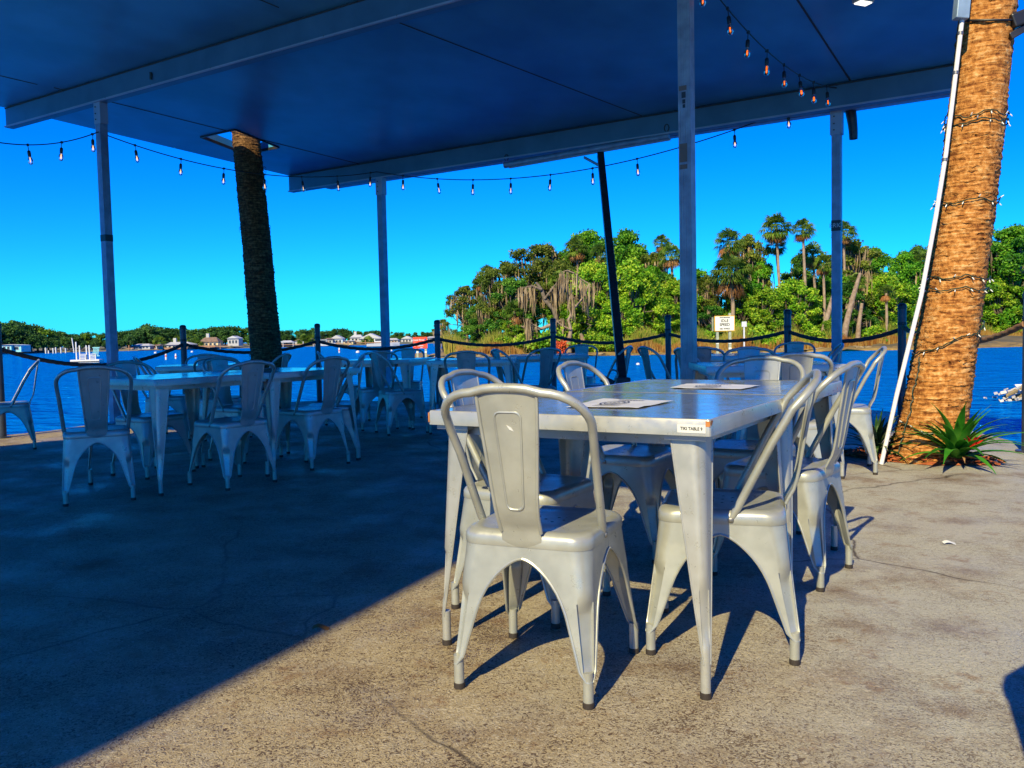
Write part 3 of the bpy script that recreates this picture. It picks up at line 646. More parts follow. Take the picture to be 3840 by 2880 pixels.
MB().add([(.4512, -.449, .7465), (.4514, -.43, .745), (.4515, -.443, .731), (.4513, -.4505, .737)], [(0, 1, 2, 3)]).build('rust_spot', 'rust', t1, 0)
rs = MB().box((.444, -.4513, .737), (.012, .0012, .014)).build('rust_spot', 'rust', t1, 0)
MB().box((-.449, -.4513, .727), (.005, .0012, .03)).build('rust_spot', 'rust', t1, 0)
# printed menu sheets lying on the front tables
def sheet(pts, label, seed):
    r = random.Random(seed); P = [Vector((x, y, 0)) for x, y in pts]; c = sum(P, Vector())/4
    o = thing('menu_sheet', label, 'menu', (c.x, c.y, .7492)); Q = [p-c for p in P]
    def uv(u, v): return Q[3].lerp(Q[2], u).lerp(Q[0].lerp(Q[1], u), v)
    g = MB(); rows = [[(*uv(u, v).xy, .0012+.0022*r.random()*(abs(u-.5) > .42 or abs(v-.5) > .4)) for u in np.linspace(0, 1, 9)] for v in np.linspace(0, 1, 7)]
    g.grid(rows); g.build('paper', 'paper', o, 60, solid=-.0006)
    k = MB()
    def P3(u, v, z=.0036): q = uv(u, v); return (q.x, q.y, z)
    def ring(cu, cv, ru, rv, wd, n=26):
        for i in range(n):
            a0, a1 = 2*PI*i/n, 2*PI*(i+1)/n
            k.add([P3(cu+ru*math.cos(a0), cv+rv*math.sin(a0)), P3(cu+ru*math.cos(a1), cv+rv*math.sin(a1)), P3(cu+(ru-wd)*math.cos(a1), cv+(rv-wd*1.4)*math.sin(a1)), P3(cu+(ru-wd)*math.cos(a0), cv+(rv-wd*1.4)*math.sin(a0))], [(0, 1, 2, 3)])
    ring(.42, .5, .17, .27, .018); ring(.42, .5, .12, .19, .012)
    for j in range(7):
        v = .34+j*.05; u = .33+r.random()*.05; L = .12+r.random()*.06
        pts2 = [(u+L*q/6, v+.012*math.sin(q*2.1+j)) for q in range(7)]
        for q in range(6):
            (u0, v0), (u1, v1) = pts2[q], pts2[q+1]; k.add([P3(u0, v0), P3(u1, v1), P3(u1, v1+.018), P3(u0, v0+.018)], [(0, 1, 2, 3)])
    for j in range(9):
        u = .3+.04*j; k.add([P3(u, .84), P3(u+.022, .84), P3(u+.025, .9+.03*r.random()), P3(u+.004, .9)], [(0, 1, 2, 3)])
    for j in range(3):
        v = .12+.06*j; k.add([P3(.3, v), P3(.62+.1*r.random(), v), P3(.62, v+.02), P3(.3, v+.02)], [(0, 1, 2, 3)])
    k.build('print', 'ink', o, 0)
sheet([(.317, 2.935), (.526, 2.767), (.378, 2.542), (.166, 2.632)], 'printed menu sheet on the nearest table, black round emblem showing', 1)
sheet([(.761, 3.695), (1.019, 3.472), (.884, 3.264), (.642, 3.441)], 'printed menu sheet on the second front table with dark lettering', 2)
# ------------------------------------------------------------------ rope fence
PH = 1.235
fp = [(-5.5, 9.1), (-4.78, 12.4), (-3.06, 13.45), (-1.10, 12.7), (.655, 13.2), (2.33, 12.6), (3.50, 10.75), (4.29, 9.32), (3.965, 6.5)]
fl = ['dark fence post at the left picture edge', 'dark fence post before the far houses on the left', 'dark fence post right of the shaded palm trunk', 'dark fence post before the island tip, right of the orange sign',
      'dark fence post in front of the mossy island trees', 'dark fence post left of the fluted front post', 'dark fence post just right of the speed sign', 'dark fence post between the right roof post and the leaning palm', 'dark fence post at the right picture edge']
pr = thing('fence_post', fl[0], 'fence post', (*fp[0], 0), 0, 'dark posts of the rope fence')
MB().tube([(0, 0, 0), (0, 0, PH-.03)], .043, 16).build('pipe', 'post', pr)
MB().lathe([(.047, PH-.055), (.047, PH-.02), (.042, PH-.004), (.028, PH+.006), (.008, PH+.01)], 16).build('cap', 'black', pr)
MB().lathe([(.0445, PH-.225), (.048, PH-.222), (.048, PH-.2), (.0445, PH-.197)], 16).build('collar', 'black', pr)
MB().lathe([(.085, 0), (.085, .012), (.05, .018)], 16).build('base_flange', 'post', pr)
for p, l in zip(fp[1:], fl[1:]): dup(pr, (*p, 0), 0, l)
def rope(p, q, sag, label, mt='rope', r=.024):
    p, q = Vector(p), Vector(q); L = (q-p).length*1.02; k = int(L/.016); path = [p.lerp(q, i/k)-Vector((0, 0, sag*4*(i/k)*(1-i/k))) for i in range(k+1)]
    o = MB().tube(path, r, 12, lobes=lambda i, a: .86+.2*abs(math.cos(1.5*(a-i*.26)))).build('rope', mt, None, 60); tag(o, label, 'rope', 'rope swags of the fence'); return o
RZ = .965
rl_ = ['rope swag at the far left edge of the deck', 'rope swag across the far houses left of the palm trunk', 'rope swag passing the middle roof post before the white houses', 'rope swag before the island tip and its reeds', 'rope swag crossing the leaning black pole', 'rope swag behind the fluted front post under the speed sign', 'rope swag crossing the right roof post']
for i in range(7): rope((*fp[i], RZ), (*fp[i+1], RZ), (.24, .15, .14, .12, .12, .12, .13)[i], rl_[i])
dup(pr, (-7.75, 7.3, 0), 0, 'dark fence post beyond the left picture edge')
rope((-7.75, 7.3, RZ), (*fp[0], RZ), .2, 'rope swag running off beyond the left picture edge')
rope((*fp[7], RZ+.03), (3.93, 6.5, RZ+.02), .17, 'brown sunlit rope swag passing behind the leaning palm', 'rope_brown')
# ------------------------------------------------------------------ string lights
def make_bulb(lit):
    sk = MB(); sk.tube([(0, 0, .004), (.004, 0, -.03), (.002, 0, -.065)], .004, 6); sk.lathe([(.008, -.06), (.017, -.07), (.018, -.1), (.0165, -.125), (.014, -.126)], 12); sk.box((0, 0, 0), (.026, .02, .024))
    return sk, MB().lathe([(.013, -.124), (.016, -.135), (.024, -.155), (.0285, -.175), (.0265, -.196), (.017, -.211), (.004, -.216)], 14), MB().tube([(.004, 0, -.134), (.004, 0, -.19)], .0045, 6).tube([(-.004, 0, -.134), (-.004, 0, -.19)], .0045, 6)
protos = {}
def cord(P, sag, n, label, lit, f0=.3, f1=.3, extra=None, bulb_n=None, skip=()):
    p, q = Vector(P[0]), Vector(P[1]); o = thing('string_light', label, 'string lights', p, 0, 'cafe string lights under the patio roof')
    path = [p.lerp(q, i/40)-Vector((0, 0, sag*4*(i/40)*(1-i/40)))-p for i in range(41)]
    MB().tube(path, .0065, 6).build('cord', 'black', o)
    for k in range(n):
        f = (k+f0)/(n-1+f0+f1); x = f*40; i = min(39, int(x)); c = path[i].lerp(path[i+1], x-i)
        if lit not in protos:
            s, g, fi = make_bulb(lit); b = s.build('bulb_socket', 'black', o); g.build('bulb_glass', 'glow_glass' if lit else 'glass', b); fi.build('filament', 'filament' if lit else 'filament_dim', b, 0); protos[lit] = b; b.location = c
        else:
            b0 = protos[lit]; b = b0.copy(); COL.objects.link(b); b.parent = o; b.location = c
            for ch in b0.children:
                d = ch.copy(); COL.objects.link(d); d.parent = b
            b.rotation_euler = (random.uniform(-.12, .12), random.uniform(-.12, .12), random.uniform(0, 6))
    return o
aL_ = at(212, 285, 10.55); aM_ = at(814, 371, 13.05); aR_ = at(1812, 190, 9.65)
far = at(-60, 300, 9.6); cord((aL_, at(-40, 301, 8.9)), .10, 4, 'string of dim bulbs running off the left picture edge', False, .2, .2)
cord((aL_, aM_), .26, 7, 'string of bulbs crossing before the shaded palm trunk', False, .75, .2)
cord((aM_, aR_), .46, 10, 'string of bulbs below the far beam, passing behind the fluted post', False, .8, .9)
aF_ = at(1500, -75, 6.55); cord((aR_, aF_), .22, 9, 'string of glowing orange bulbs at the top right', True, .02, .4)
# ------------------------------------------------------------------ big palm trunks on the deck
def palm_trunk(path, rad, seed, step=.017):
    P = [Vector(p) for p in path]; L = sum((P[i+1]-P[i]).length for i in range(len(P)-1)); k = int(L/step); r = np.random.default_rng(seed); rows = []
    seg = 44; ph = r.random(seg)*6
    ring_amp = r.random(k+1)
    for i in range(k+1):
        f = i/k*(len(P)-1); j = min(len(P)-2, int(f)); c = P[j].lerp(P[j+1], f-j)
        # smooth interpolation
        rr = np.interp(i/k, np.linspace(0, 1, len(rad)), rad)
        row = []
        for s in range(seg):
            a = 2*PI*s/seg; saw = ((i+1.6*math.sin(a*2+.4)+.8*math.sin(3*a+i*.02)) % 3.0)/3.0
            d = rr*(1+.065*saw*(.35+.9*ring_amp[i//3])+.016*r.normal()+.02*math.sin(5*a+ph[s]*.1+i*.01))
            row.append((c.x+d*math.cos(a), c.y+d*math.sin(a), c.z+.006*r.normal()))
        rows.append(row)
    return rows
def trunk_obj(name, rows, m, parent): mb = MB(); mb.grid(rows, True); return mb.build(name, m, parent, 75)
def frond_geo(r, n_bl, L, ang, droop, width):
    """one fan leaf in local coords -> triangles; ang = elevation of petiole"""
    vs, fs = [], []
    return vs, fs
def fan_crown(seed, n, R, dead=False):
    """numpy fan-palm crown of radius R about origin: every leaf a petiole with a fan of pointed blades"""
    r = np.random.default_rng(seed); V = []; F = []
    for k in range(n):
        az = r.random()*2*PI; el = (r.uniform(-1.35, -.75) if dead else r.uniform(-.55, 1.45)); pl = R*r.uniform(.42, .6)*(.75 if dead else 1)
        d = np.array([math.cos(az)*math.cos(el), math.sin(az)*math.cos(el), math.sin(el)]); c = d*pl
        side = np.cross(d, [0, 0, 1.0]); side /= np.linalg.norm(side)+1e-9; nrm = np.cross(side, d)
        o = len(V); wv = side*R*.012
        V += [-wv, wv, c+wv, c-wv]; F.append((o, o+1, o+2, o+3))
        nb = 15; bl = R*r.uniform(.42, .58)
        for j in range(nb):
            t = (j/(nb-1)-.5)*(2.0 if dead else 3.6)+r.normal()*.05; b = d*math.cos(t)+side*math.sin(t)
            tip = c+b*bl*r.uniform(.8, 1.1)-np.array([0, 0, 1])*bl*(.25+.25*abs(math.sin(t)))*(1.4 if dead else 1); mid = c+b*bl*.5+nrm*bl*.06
            q = np.cross(b, nrm)*bl*.055
            o = len(V); V += [c, mid+q, tip, mid-q]; F.append((o, o+1, o+2, o+3))
    return np.array(V), np.array(F)
bp_ = Vector((3.03, 6.22, 0))
rp = thing('palm_tree', 'thick sunlit palm trunk leaning right, wrapped in small lights', 'palm tree', bp_)
pathR = [(-.02, 0, -.05), (.075, 0, .31), (.16, .02, .8), (.25, .04, 1.34), (.32, .05, 1.85), (.38, .06, 2.34), (.49, .08, 3.34), (.58, .1, 4.4), (.62, .12, 6.2)]
radR = [.255, .222, .205, .195, .19, .187, .178, .172, .17]
trunk_obj('trunk', palm_trunk(pathR, radR, 1), 'palmbark', rp)
V_, F_ = fan_crown(3, 34, 1.9); me = np_mesh('crown', V_+np.array([.62, .12, 6.3]), F_, 'frond'); link(me, 'crown', rp)
h = ab(-10.04, 8.74, 0); cx, cy = h.x, h.y
lpalm = thing('palm_tree', 'shaded dark palm trunk passing up through a square opening in the roof', 'palm tree', (cx+.22, cy-.25, 0))
trunk_obj('trunk', palm_trunk([(.08, -.05, -.05), (.05, -.03, .8), (.0, .0, 1.6), (-.05, .05, 2.4), (-.12, .12, 3.2), (-.20, .22, 4.0), (-.24, .28, 5.2), (-.26, .3, 6.6)], [.235, .218, .205, .2, .195, .19, .185, .18], 2), 'palmbark_shaded', lpalm)
link(np_mesh('crown', fan_crown(4, 34, 1.9)[0]+np.array([-.26, .3, 6.7]), fan_crown(4, 34, 1.9)[1], 'frond'), 'crown', lpalm)
# loose fibres on the shaded trunk
fb = MB(); rf = random.Random(5)
for k in range(70):
    a = rf.uniform(0, 2*PI); z = rf.uniform(.8, 3.6); f = z/4; c = Vector((.08-.25*f, -.05+.24*f, z)); p = c+Vector((math.cos(a), math.sin(a), 0))*.195
    fb.tube([p, p+Vector((math.cos(a)*.03, math.sin(a)*.03, -.02)), p+Vector((math.cos(a)*.035, math.sin(a)*.03, -.06-rf.random()*.08))], [.004, .003, .001], 4)
fb.build('bark_fibres', 'palmbark_shaded', lpalm)
# conduit beside the leaning palm
cd = thing('conduit_pipe', 'white conduit pipe strapped up the left side of the leaning palm', 'pipe', (2.71, 6.05, 0))
cpts = [Vector((2.69, 6.05, .2)), Vector((2.75, 6.05, .5)), Vector((2.92, 6.05, 1.2)), Vector((3.02, 6.05, 1.75)), Vector((3.09, 6.05, 2.2)), Vector((3.165, 6.05, 2.85)), Vector((3.21, 6.05, 3.25)), Vector((3.27, 6.06, 3.9))]
cpts[0] = Vector((2.64, 6.05, 0))
MB().tube([p-cd.location for p in cpts], .0155, 10).build('pipe', 'pvc', cd)
for f in (2.15, 2.75, 3.02): 
    i = f; c = Vector((np.interp(f, [0, 1.2, 2.2, 3.25], [2.64, 2.92, 3.09, 3.21]), 6.05, f))-cd.location; MB().lathe([(.017, -.012), (.02, -.01), (.02, .01), (.017, .012)], 10, c).build('clamp', 'rivet', cd)
MB().box(Vector((3.195, 6.04, 3.3))-cd.location, (.09, .07, .38), 0, 0, .09).build('junction_box', 'alu_old', cd, 0, bevel=.006)
# mini lights wound round the palm
ml = thing('fairy_lights', 'green wire of small clear bulbs wound round the leaning palm', 'fairy lights', bp_)
def trunk_c(z): return Vector((np.interp(z, [p[2] for p in pathR], [p[0] for p in pathR]), np.interp(z, [p[2] for p in pathR], [p[1] for p in pathR]), z))
def trunk_r(z): return np.interp(z, [p[2] for p in pathR], radR)
bulb_me = None; nb = 0; rl2 = random.Random(11)
def wind(z0, z1, turns, a0, gap=.012, amp=.012, bulbs=14, back=False):
    global bulb_me, nb
    n = int(60*turns); path = []
    for i in range(n+1):
        f = i/n; a = a0+2*PI*turns*f; z = z0+(z1-z0)*f+amp*math.sin(i*.55)+rl2.uniform(-.006, .006); r = trunk_r(z)*1.03+gap+rl2.uniform(0, .008); c = trunk_c(z); path.append(c+Vector((math.cos(a)*r, math.sin(a)*r, 0)))
    w_ = MB().tube(path, .0045, 5).build('wire', 'green_wire', ml)
    for k in range(bulbs):
        i = int((k+.5)/bulbs*n); p = path[i]; c = trunk_c(p.z); out = (p-c).normalized(); d = (out*.6+Vector((0, 0, rl2.choice((-1, -.6, .5)))) + Vector((rl2.uniform(-.5, .5), 0, 0))).normalized()
        if bulb_me is None:
            mb = MB(); mb.lathe([(.0045, 0), (.005, .012), (.003, .014)], 6); mb.m = 1; mb.lathe([(.0035, .013), (.0042, .02), (.0035, .032), (.001, .036)], 6); o = mb.build('mini_bulb', ['green_wire', 'minibulb'], ml); bulb_me = o.data
        else: o = link(bulb_me, 'mini_bulb', ml)
        o.location = p; o.rotation_euler = d.to_track_quat('Z', 'X').to_euler(); nb += 1
def zat(y): return at(2060, y, 6.1).z
wind(zat(262), zat(255), 1.05, 2.9, bulbs=16); wind(zat(246), zat(240), 1.0, 3.1, bulbs=10, amp=.02)
wind(zat(435), zat(430), 1.05, 3.0, bulbs=14); wind(zat(596), zat(612), 1.0, 3.1, bulbs=14); wind(zat(622), zat(634), 1.05, 3.0, bulbs=13)
wind(zat(770), zat(690), .5, 3.1, bulbs=8); wind(zat(915), zat(945), .35, 3.2, bulbs=6)
vp = []
for i in range(30):
    z = zat(770)-i/29*(zat(770)-.06); c = trunk_c(z); r = trunk_r(z)+.02; vp.append(c+Vector((-r*.95+rl2.uniform(-.012, .012), -r*.35, 0)))
MB().tube(vp, .0045, 5).build('wire', 'green_wire', ml)
cb = []
for i in range(20): a = 3.3+i/19*2.9; c = trunk_c(3.18); r = trunk_r(3.18)+.025; cb.append(c+Vector((math.cos(a)*r, math.sin(a)*r, -.06*math.sin(i/19*PI))))
MB().tube(cb, .009, 6).build('black_cable', 'black', ml)
# dark fixture on the palm near the top right corner
fx = thing('flood_light', 'dark flood light bracket fixed to the palm at the top right corner', 'flood light', at(2192, 45, 6.15))
MB().box((0.06, 0, .02), (.22, .12, .1), 0, 0, -.35).build('housing', 'black', fx, 0, bevel=.012); MB().box((.04, -.02, -.07), (.2, .04, .05), 0, 0, -.5).build('visor', 'blackmetal', fx, 0, bevel=.006)
MB().tube([(-.12, 0, -.02), (-.06, 0, .05), (0, 0, .05)], .014, 8).build('bracket', 'blackmetal', fx)
# mulch bed and bromeliads
mbm = MB(); rm = random.Random(4); bed = [(2.5, 6.62), (2.62, 6.25), (2.95, 5.93), (3.4, 5.88), (3.5, 6.15), (3.38, 6.5), (3.0, 6.75)]
cc = Vector((3.0, 6.3)); inner = [(cc.x+(x-cc.x)*.8, cc.y+(y-cc.y)*.8) for x, y in bed]
nB = len(bed); mbm.add([(x, y, .004) for x, y in bed]+[(x, y, .03) for x, y in inner], [(i, (i+1) % nB, nB+(i+1) % nB, nB+i) for i in range(nB)]+[tuple(range(nB, 2*nB))])
for k in range(900):
    i = rm.randrange(nB); a = Vector(bed[i]); b = Vector(bed[(i+1) % nB]); p = cc.lerp(a.lerp(b, rm.random()), math.sqrt(rm.random())*1.03); L = rm.uniform(.02, .06)
    mbm.box((p.x, p.y, .028+rm.random()*.02-(.018 if (p-cc).length > .42 else 0)), (L, .009, .006), rm.uniform(0, PI), rm.uniform(-.4, .4), rm.uniform(-.4, .4))
tag(mbm.build('red_mulch', 'mulch', None, 0), 'bed of red wood mulch around the foot of the leaning palm', 'mulch', kind='stuff')
def blade(mb, az, L, w, el, droop, base, fold=.25):
    d = Vector((math.cos(az), math.sin(az), 0)); sd = Vector((-d.y, d.x, 0)); rows = []; p = Vector(base); e = el
    for i in range(10):
        f = i/9; ww = w*(math.sin(PI*min(1, f*.8+.2))**.7)*(1-f**3)+.0008
        nrm = Vector((-d.x*math.sin(e), -d.y*math.sin(e), math.cos(e))); rows.append([p-sd*ww+nrm*ww*fold, p, p+sd*ww+nrm*ww*fold]); p = p+(d*math.cos(e)+Vector((0, 0, math.sin(e))))*(L/9); e -= droop/9
    mb.grid(rows)
def bromeliad(loc, seed, n, L, w, mt, label, flower):
    r = random.Random(seed); t = thing('bromeliad', label, 'plant', loc); mb = MB()
    for k in range(n):
        f = k/n; az = k*2.4+r.uniform(-.25, .25); blade(mb, az, L*r.uniform(.75, 1.1)*(1-.25*f), w*r.uniform(.85, 1.1), .35+1.0*f+r.uniform(-.15, .15), 1.0-.4*f+r.uniform(-.2, .3), (.02*math.cos(az), .02*math.sin(az), .03+.05*f))
    mb.build('leaves', mt, t, 80, solid=.0012)
    if flower:
        fm = MB()
        for k in range(9): blade(fm, k*.75, .13, .017, .9+.05*k, .5, (.06, -.09, .1))
        fm.build('flower', 'red', t, 80, solid=.001)
        dm = MB()
        for az in (-.8, -1.3, -2.0): blade(dm, az, .2, .008, .15, .5, (.0, -.08, .05))
        dm.build('dead_leaf', 'frond_dead', t, 80)
    return t
bromeliad((3.12, 5.93, .02), 2, 50, .52, .033, 'brom', 'bright green bromeliad with a red flower at the foot of the leaning palm', True)
bromeliad((2.72, 6.32, .02), 5, 44, .44, .017, 'brom_var', 'variegated striped bromeliad in the shade left of the leaning palm', False)
# small litter on the floor
for (x, y, lb, m, s) in ((2045, 1177, 'curled white paper scrap on the sunlit floor at the right', 'white', .024), (690, 1362, 'dark dead leaf on the shaded floor left of the nearest table', 'frond_dead', .05)):
    d = ray(x, y); p = Vector((0, 0, EYE))+d*(-EYE/d.z); mb = MB(); mb.grid([[(i*.011-s/2, j*.009, .004+.006*math.sin(i*.9)+.003*j) for j in range(3)] for i in range(6)])
    o = mb.build('paper_scrap' if m == 'white' else 'dead_leaf', m, None, 60, solid=.0006); o.location = (p.x, p.y, .001); tag(o, lb, 'litter')
exec_bg = True
# ================================================================== the water's far side
def wat(x, Y): v = at(x, 700, Y); return Vector((v.x, Y, WZ))
def zpix(x, y, Y): return at(x, y, Y).z
def strip_land(name, pts_front, depth, m, h=.35, rough=.15, seed=0):
    r = random.Random(seed); rows = []
    P = [Vector((*p, 0)) for p in pts_front]; path = []
    for i in range(len(P)-1):
        k = max(2, int((P[i+1]-P[i]).length/1.2)); path += [P[i].lerp(P[i+1], j/k) for j in range(k)]
    path.append(P[-1])
    for f, hh in ((0, -.25), (.03, .08), (.08, h*.6), (.25, h), (1, h*1.4)):
        rows.append([(p.x+r.uniform(-.4, .4)*(f < .3), p.y+depth*f+r.uniform(-.6, .6)*(f < .3), WZ+hh+r.uniform(-rough, rough)*(f > 0)) for p in path])
    g = MB(); g.grid(rows[::-1]); o = g.build(name, m, None, 60); tag(o, kind='structure'); return o
shore = [(-9, 104), (-7.5, 90), (-6, 81), (-2, 75.5), (8, 72), (18, 71), (30, 70), (42, 72), (52, 77), (60, 88), (75, 105), (110, 118), (150, 120)]
strip_land('island_ground', shore, 60, 'land', .55, .12, 1)
shoal = [(-9, 76), (-7.5, 72.5), (-4, 70.5), (0, 69.5), (10, 68.2), (22, 67.2), (34, 67), (46, 70), (56, 76)]
strip_land('weedy_shoal', shoal, 9, 'shoal', .16, .13, 2)
strip_land('far_bank', [(-260, 205), (-180, 215), (-120, 232), (-80, 245), (-40, 262), (-10, 285), (30, 300), (90, 300)], 140, 'farland', .8, .15, 3)
# ---- tree makers
def blob_points(blobs, n, seed, shell=.4):
    r = np.random.default_rng(seed); vol = np.array([b[3]*b[4]*b[5] for b in blobs])**(2/3); cnt = (n*vol/vol.sum()).astype(int); P = []; Nn = []
    for b, c in zip(blobs, cnt):
        d = r.normal(0, 1, (c, 3)); d /= np.linalg.norm(d, axis=1)[:, None]; rad = (shell+(1-shell)*r.random(c)**.6)[:, None]*(1+.16*np.sin(d[:, :1]*7+b[0])+.13*np.sin(d[:, 2:3]*9+b[1]))
        P.append(np.array(b[:3])+d*rad*np.array(b[3:6])+r.normal(0, .13, (c, 3))*b[3]); Nn.append(d*.6+np.array([0, -.15, .35]))
    return np.concatenate(P), np.concatenate(Nn)
def rand_blobs(seed, W, z0, z1, k, rb, flat=.75):
    r = random.Random(seed); out = []
    for i in range(k):
        f = r.random(); z = z0+(z1-z0)*f; wd = W*math.sqrt(max(.05, 1-(2*max(0, f-.35)/1.3)**2)); a = r.random()*2*PI; q = math.sqrt(r.random())*wd
        s = rb*r.uniform(.6, 1.25); out.append((q*math.cos(a), q*math.sin(a), z, s, s, s*flat))
    return out
def moss_mesh(blobs, n, seed, lo=.8, hi=2.4):
    r = np.random.default_rng(seed); V = []; F = []
    for _ in range(n):
        b = blobs[r.integers(len(blobs))]; a = r.random()*2*PI; q = math.sqrt(r.random()); p = np.array([b[0]+b[3]*q*math.cos(a), b[1]+b[4]*q*math.sin(a), b[2]-b[5]*math.sqrt(max(0, 1-q*q))*r.uniform(.2, 1)])
        for k in range(5):
            o = len(V); c = p+np.array([r.normal()*.16, r.normal()*.16, r.normal()*.1]); L = r.uniform(lo, hi); w_ = r.uniform(.03, .09); az = r.random()*PI; s = np.array([math.cos(az), math.sin(az), 0])*w_; m_ = c-np.array([r.normal()*.06, r.normal()*.06, L*.5])
            V += [c-s*.5, c+s*.5, m_+s, c-np.array([r.normal()*.1, 0, L]), m_-s]; F.append((o, o+1, o+2, o+3, o+4))
    return np.array(V), np.array(F)
def limbs(mb, blobs, base_r, seed, z0=0, lean=(0, 0)):
    r = random.Random(seed); zt = np.mean([b[2] for b in blobs]); top = Vector((lean[0], lean[1], zt*.62)); P = [Vector((0, 0, z0-.4)), Vector((lean[0]*.2, lean[1]*.2, zt*.2)), Vector((lean[0]*.6+r.uniform(-.2, .2), lean[1]*.6, zt*.42)), top]
    mb.tube(P, [base_r*1.3, base_r, base_r*.85, base_r*.6], 8)
    for b in blobs:
        c = Vector(b[:3]); s = P[2].lerp(top, r.random()); m_ = s.lerp(c, .5)+Vector((r.uniform(-.3, .3), r.uniform(-.3, .3), r.uniform(-.2, .5))); mb.tube([s, m_, c], [base_r*.42, base_r*.25, base_r*.1], 5)
def tree(label, blobs, n, size, leaf, seed, base_r=.28, moss=0, bark='bark', lean=(0, 0), shell=.38, name='tree', group='trees of the island shore', moss_len=(.8, 2.4)):
    t = thing(name, label, 'tree', (0, 0, 0), 0, group)
    p, nn = blob_points(blobs, n, seed, shell); v, f = fan_quads(p, nn, size, jitter=.8); link(np_mesh('crown', v, f, leaf), 'crown', t)
    mb = MB(); limbs(mb, blobs, base_r, seed, 0, lean); mb.build('trunk', bark, t, 60)
    if moss: v, f = moss_mesh(blobs, moss, seed+5, *moss_len); link(np_mesh('spanish_moss', v, f, 'moss'), 'spanish_moss', t)
    return t
IG = 'trees of the island shore'
protoT = {}
def place(kind, x, ytop, Y, label, hh, rz=0, sx=1.0, **kw):
    """kind prototype of native height hh; scaled so that its top stands at the height seen"""
    g = wat(x, Y); z = zpix(x, ytop, Y)-(WZ+.4); s = z/hh
    if kind not in protoT:
        t = kw['make'](label); protoT[kind] = t; t.location = (g.x, Y, WZ+.4); t.rotation_euler = (0, 0, rz); t.scale = (s*sx, s*sx, s); return t
    return dup(protoT[kind], (g.x, Y, WZ+.4), rz, label, (s*sx, s*sx, s))
mk = {
 'oak': (10, lambda l: tree(l, rand_blobs(11, 3.9, 3.4, 9.3, 90, .62, .62), 24000, .105, 'leaf_oak', 1, .34, 60, lean=(-.8, 0))),
 'tall': (10, lambda l: tree(l, rand_blobs(12, 3.0, 1.2, 9.4, 110, .62, .75), 26000, .12, 'leaf_green', 2, .3, 14)),
 'vine': (8, lambda l: tree(l, rand_blobs(13, 2.7, .3, 7.5, 110, .52, .8), 26000, .115, 'leaf_vine', 3, .22)),
 'dark': (9, lambda l: tree(l, rand_blobs(14, 3.0, .8, 8.5, 90, .58, .8), 22000, .115, 'leaf_dark', 4, .26, 30)),
 'sparse': (8, lambda l: tree(l, rand_blobs(15, 2.5, 2.0, 7.6, 60, .42, .7), 8500, .1, 'leaf_oak', 5, .2, 60, bark='bark_snag')),
}
def T(kind, x, y, Y, label, rz=0, sx=1.0): return place(kind, x, y, Y, label, mk[kind][0], rz, sx, make=mk[kind][1])
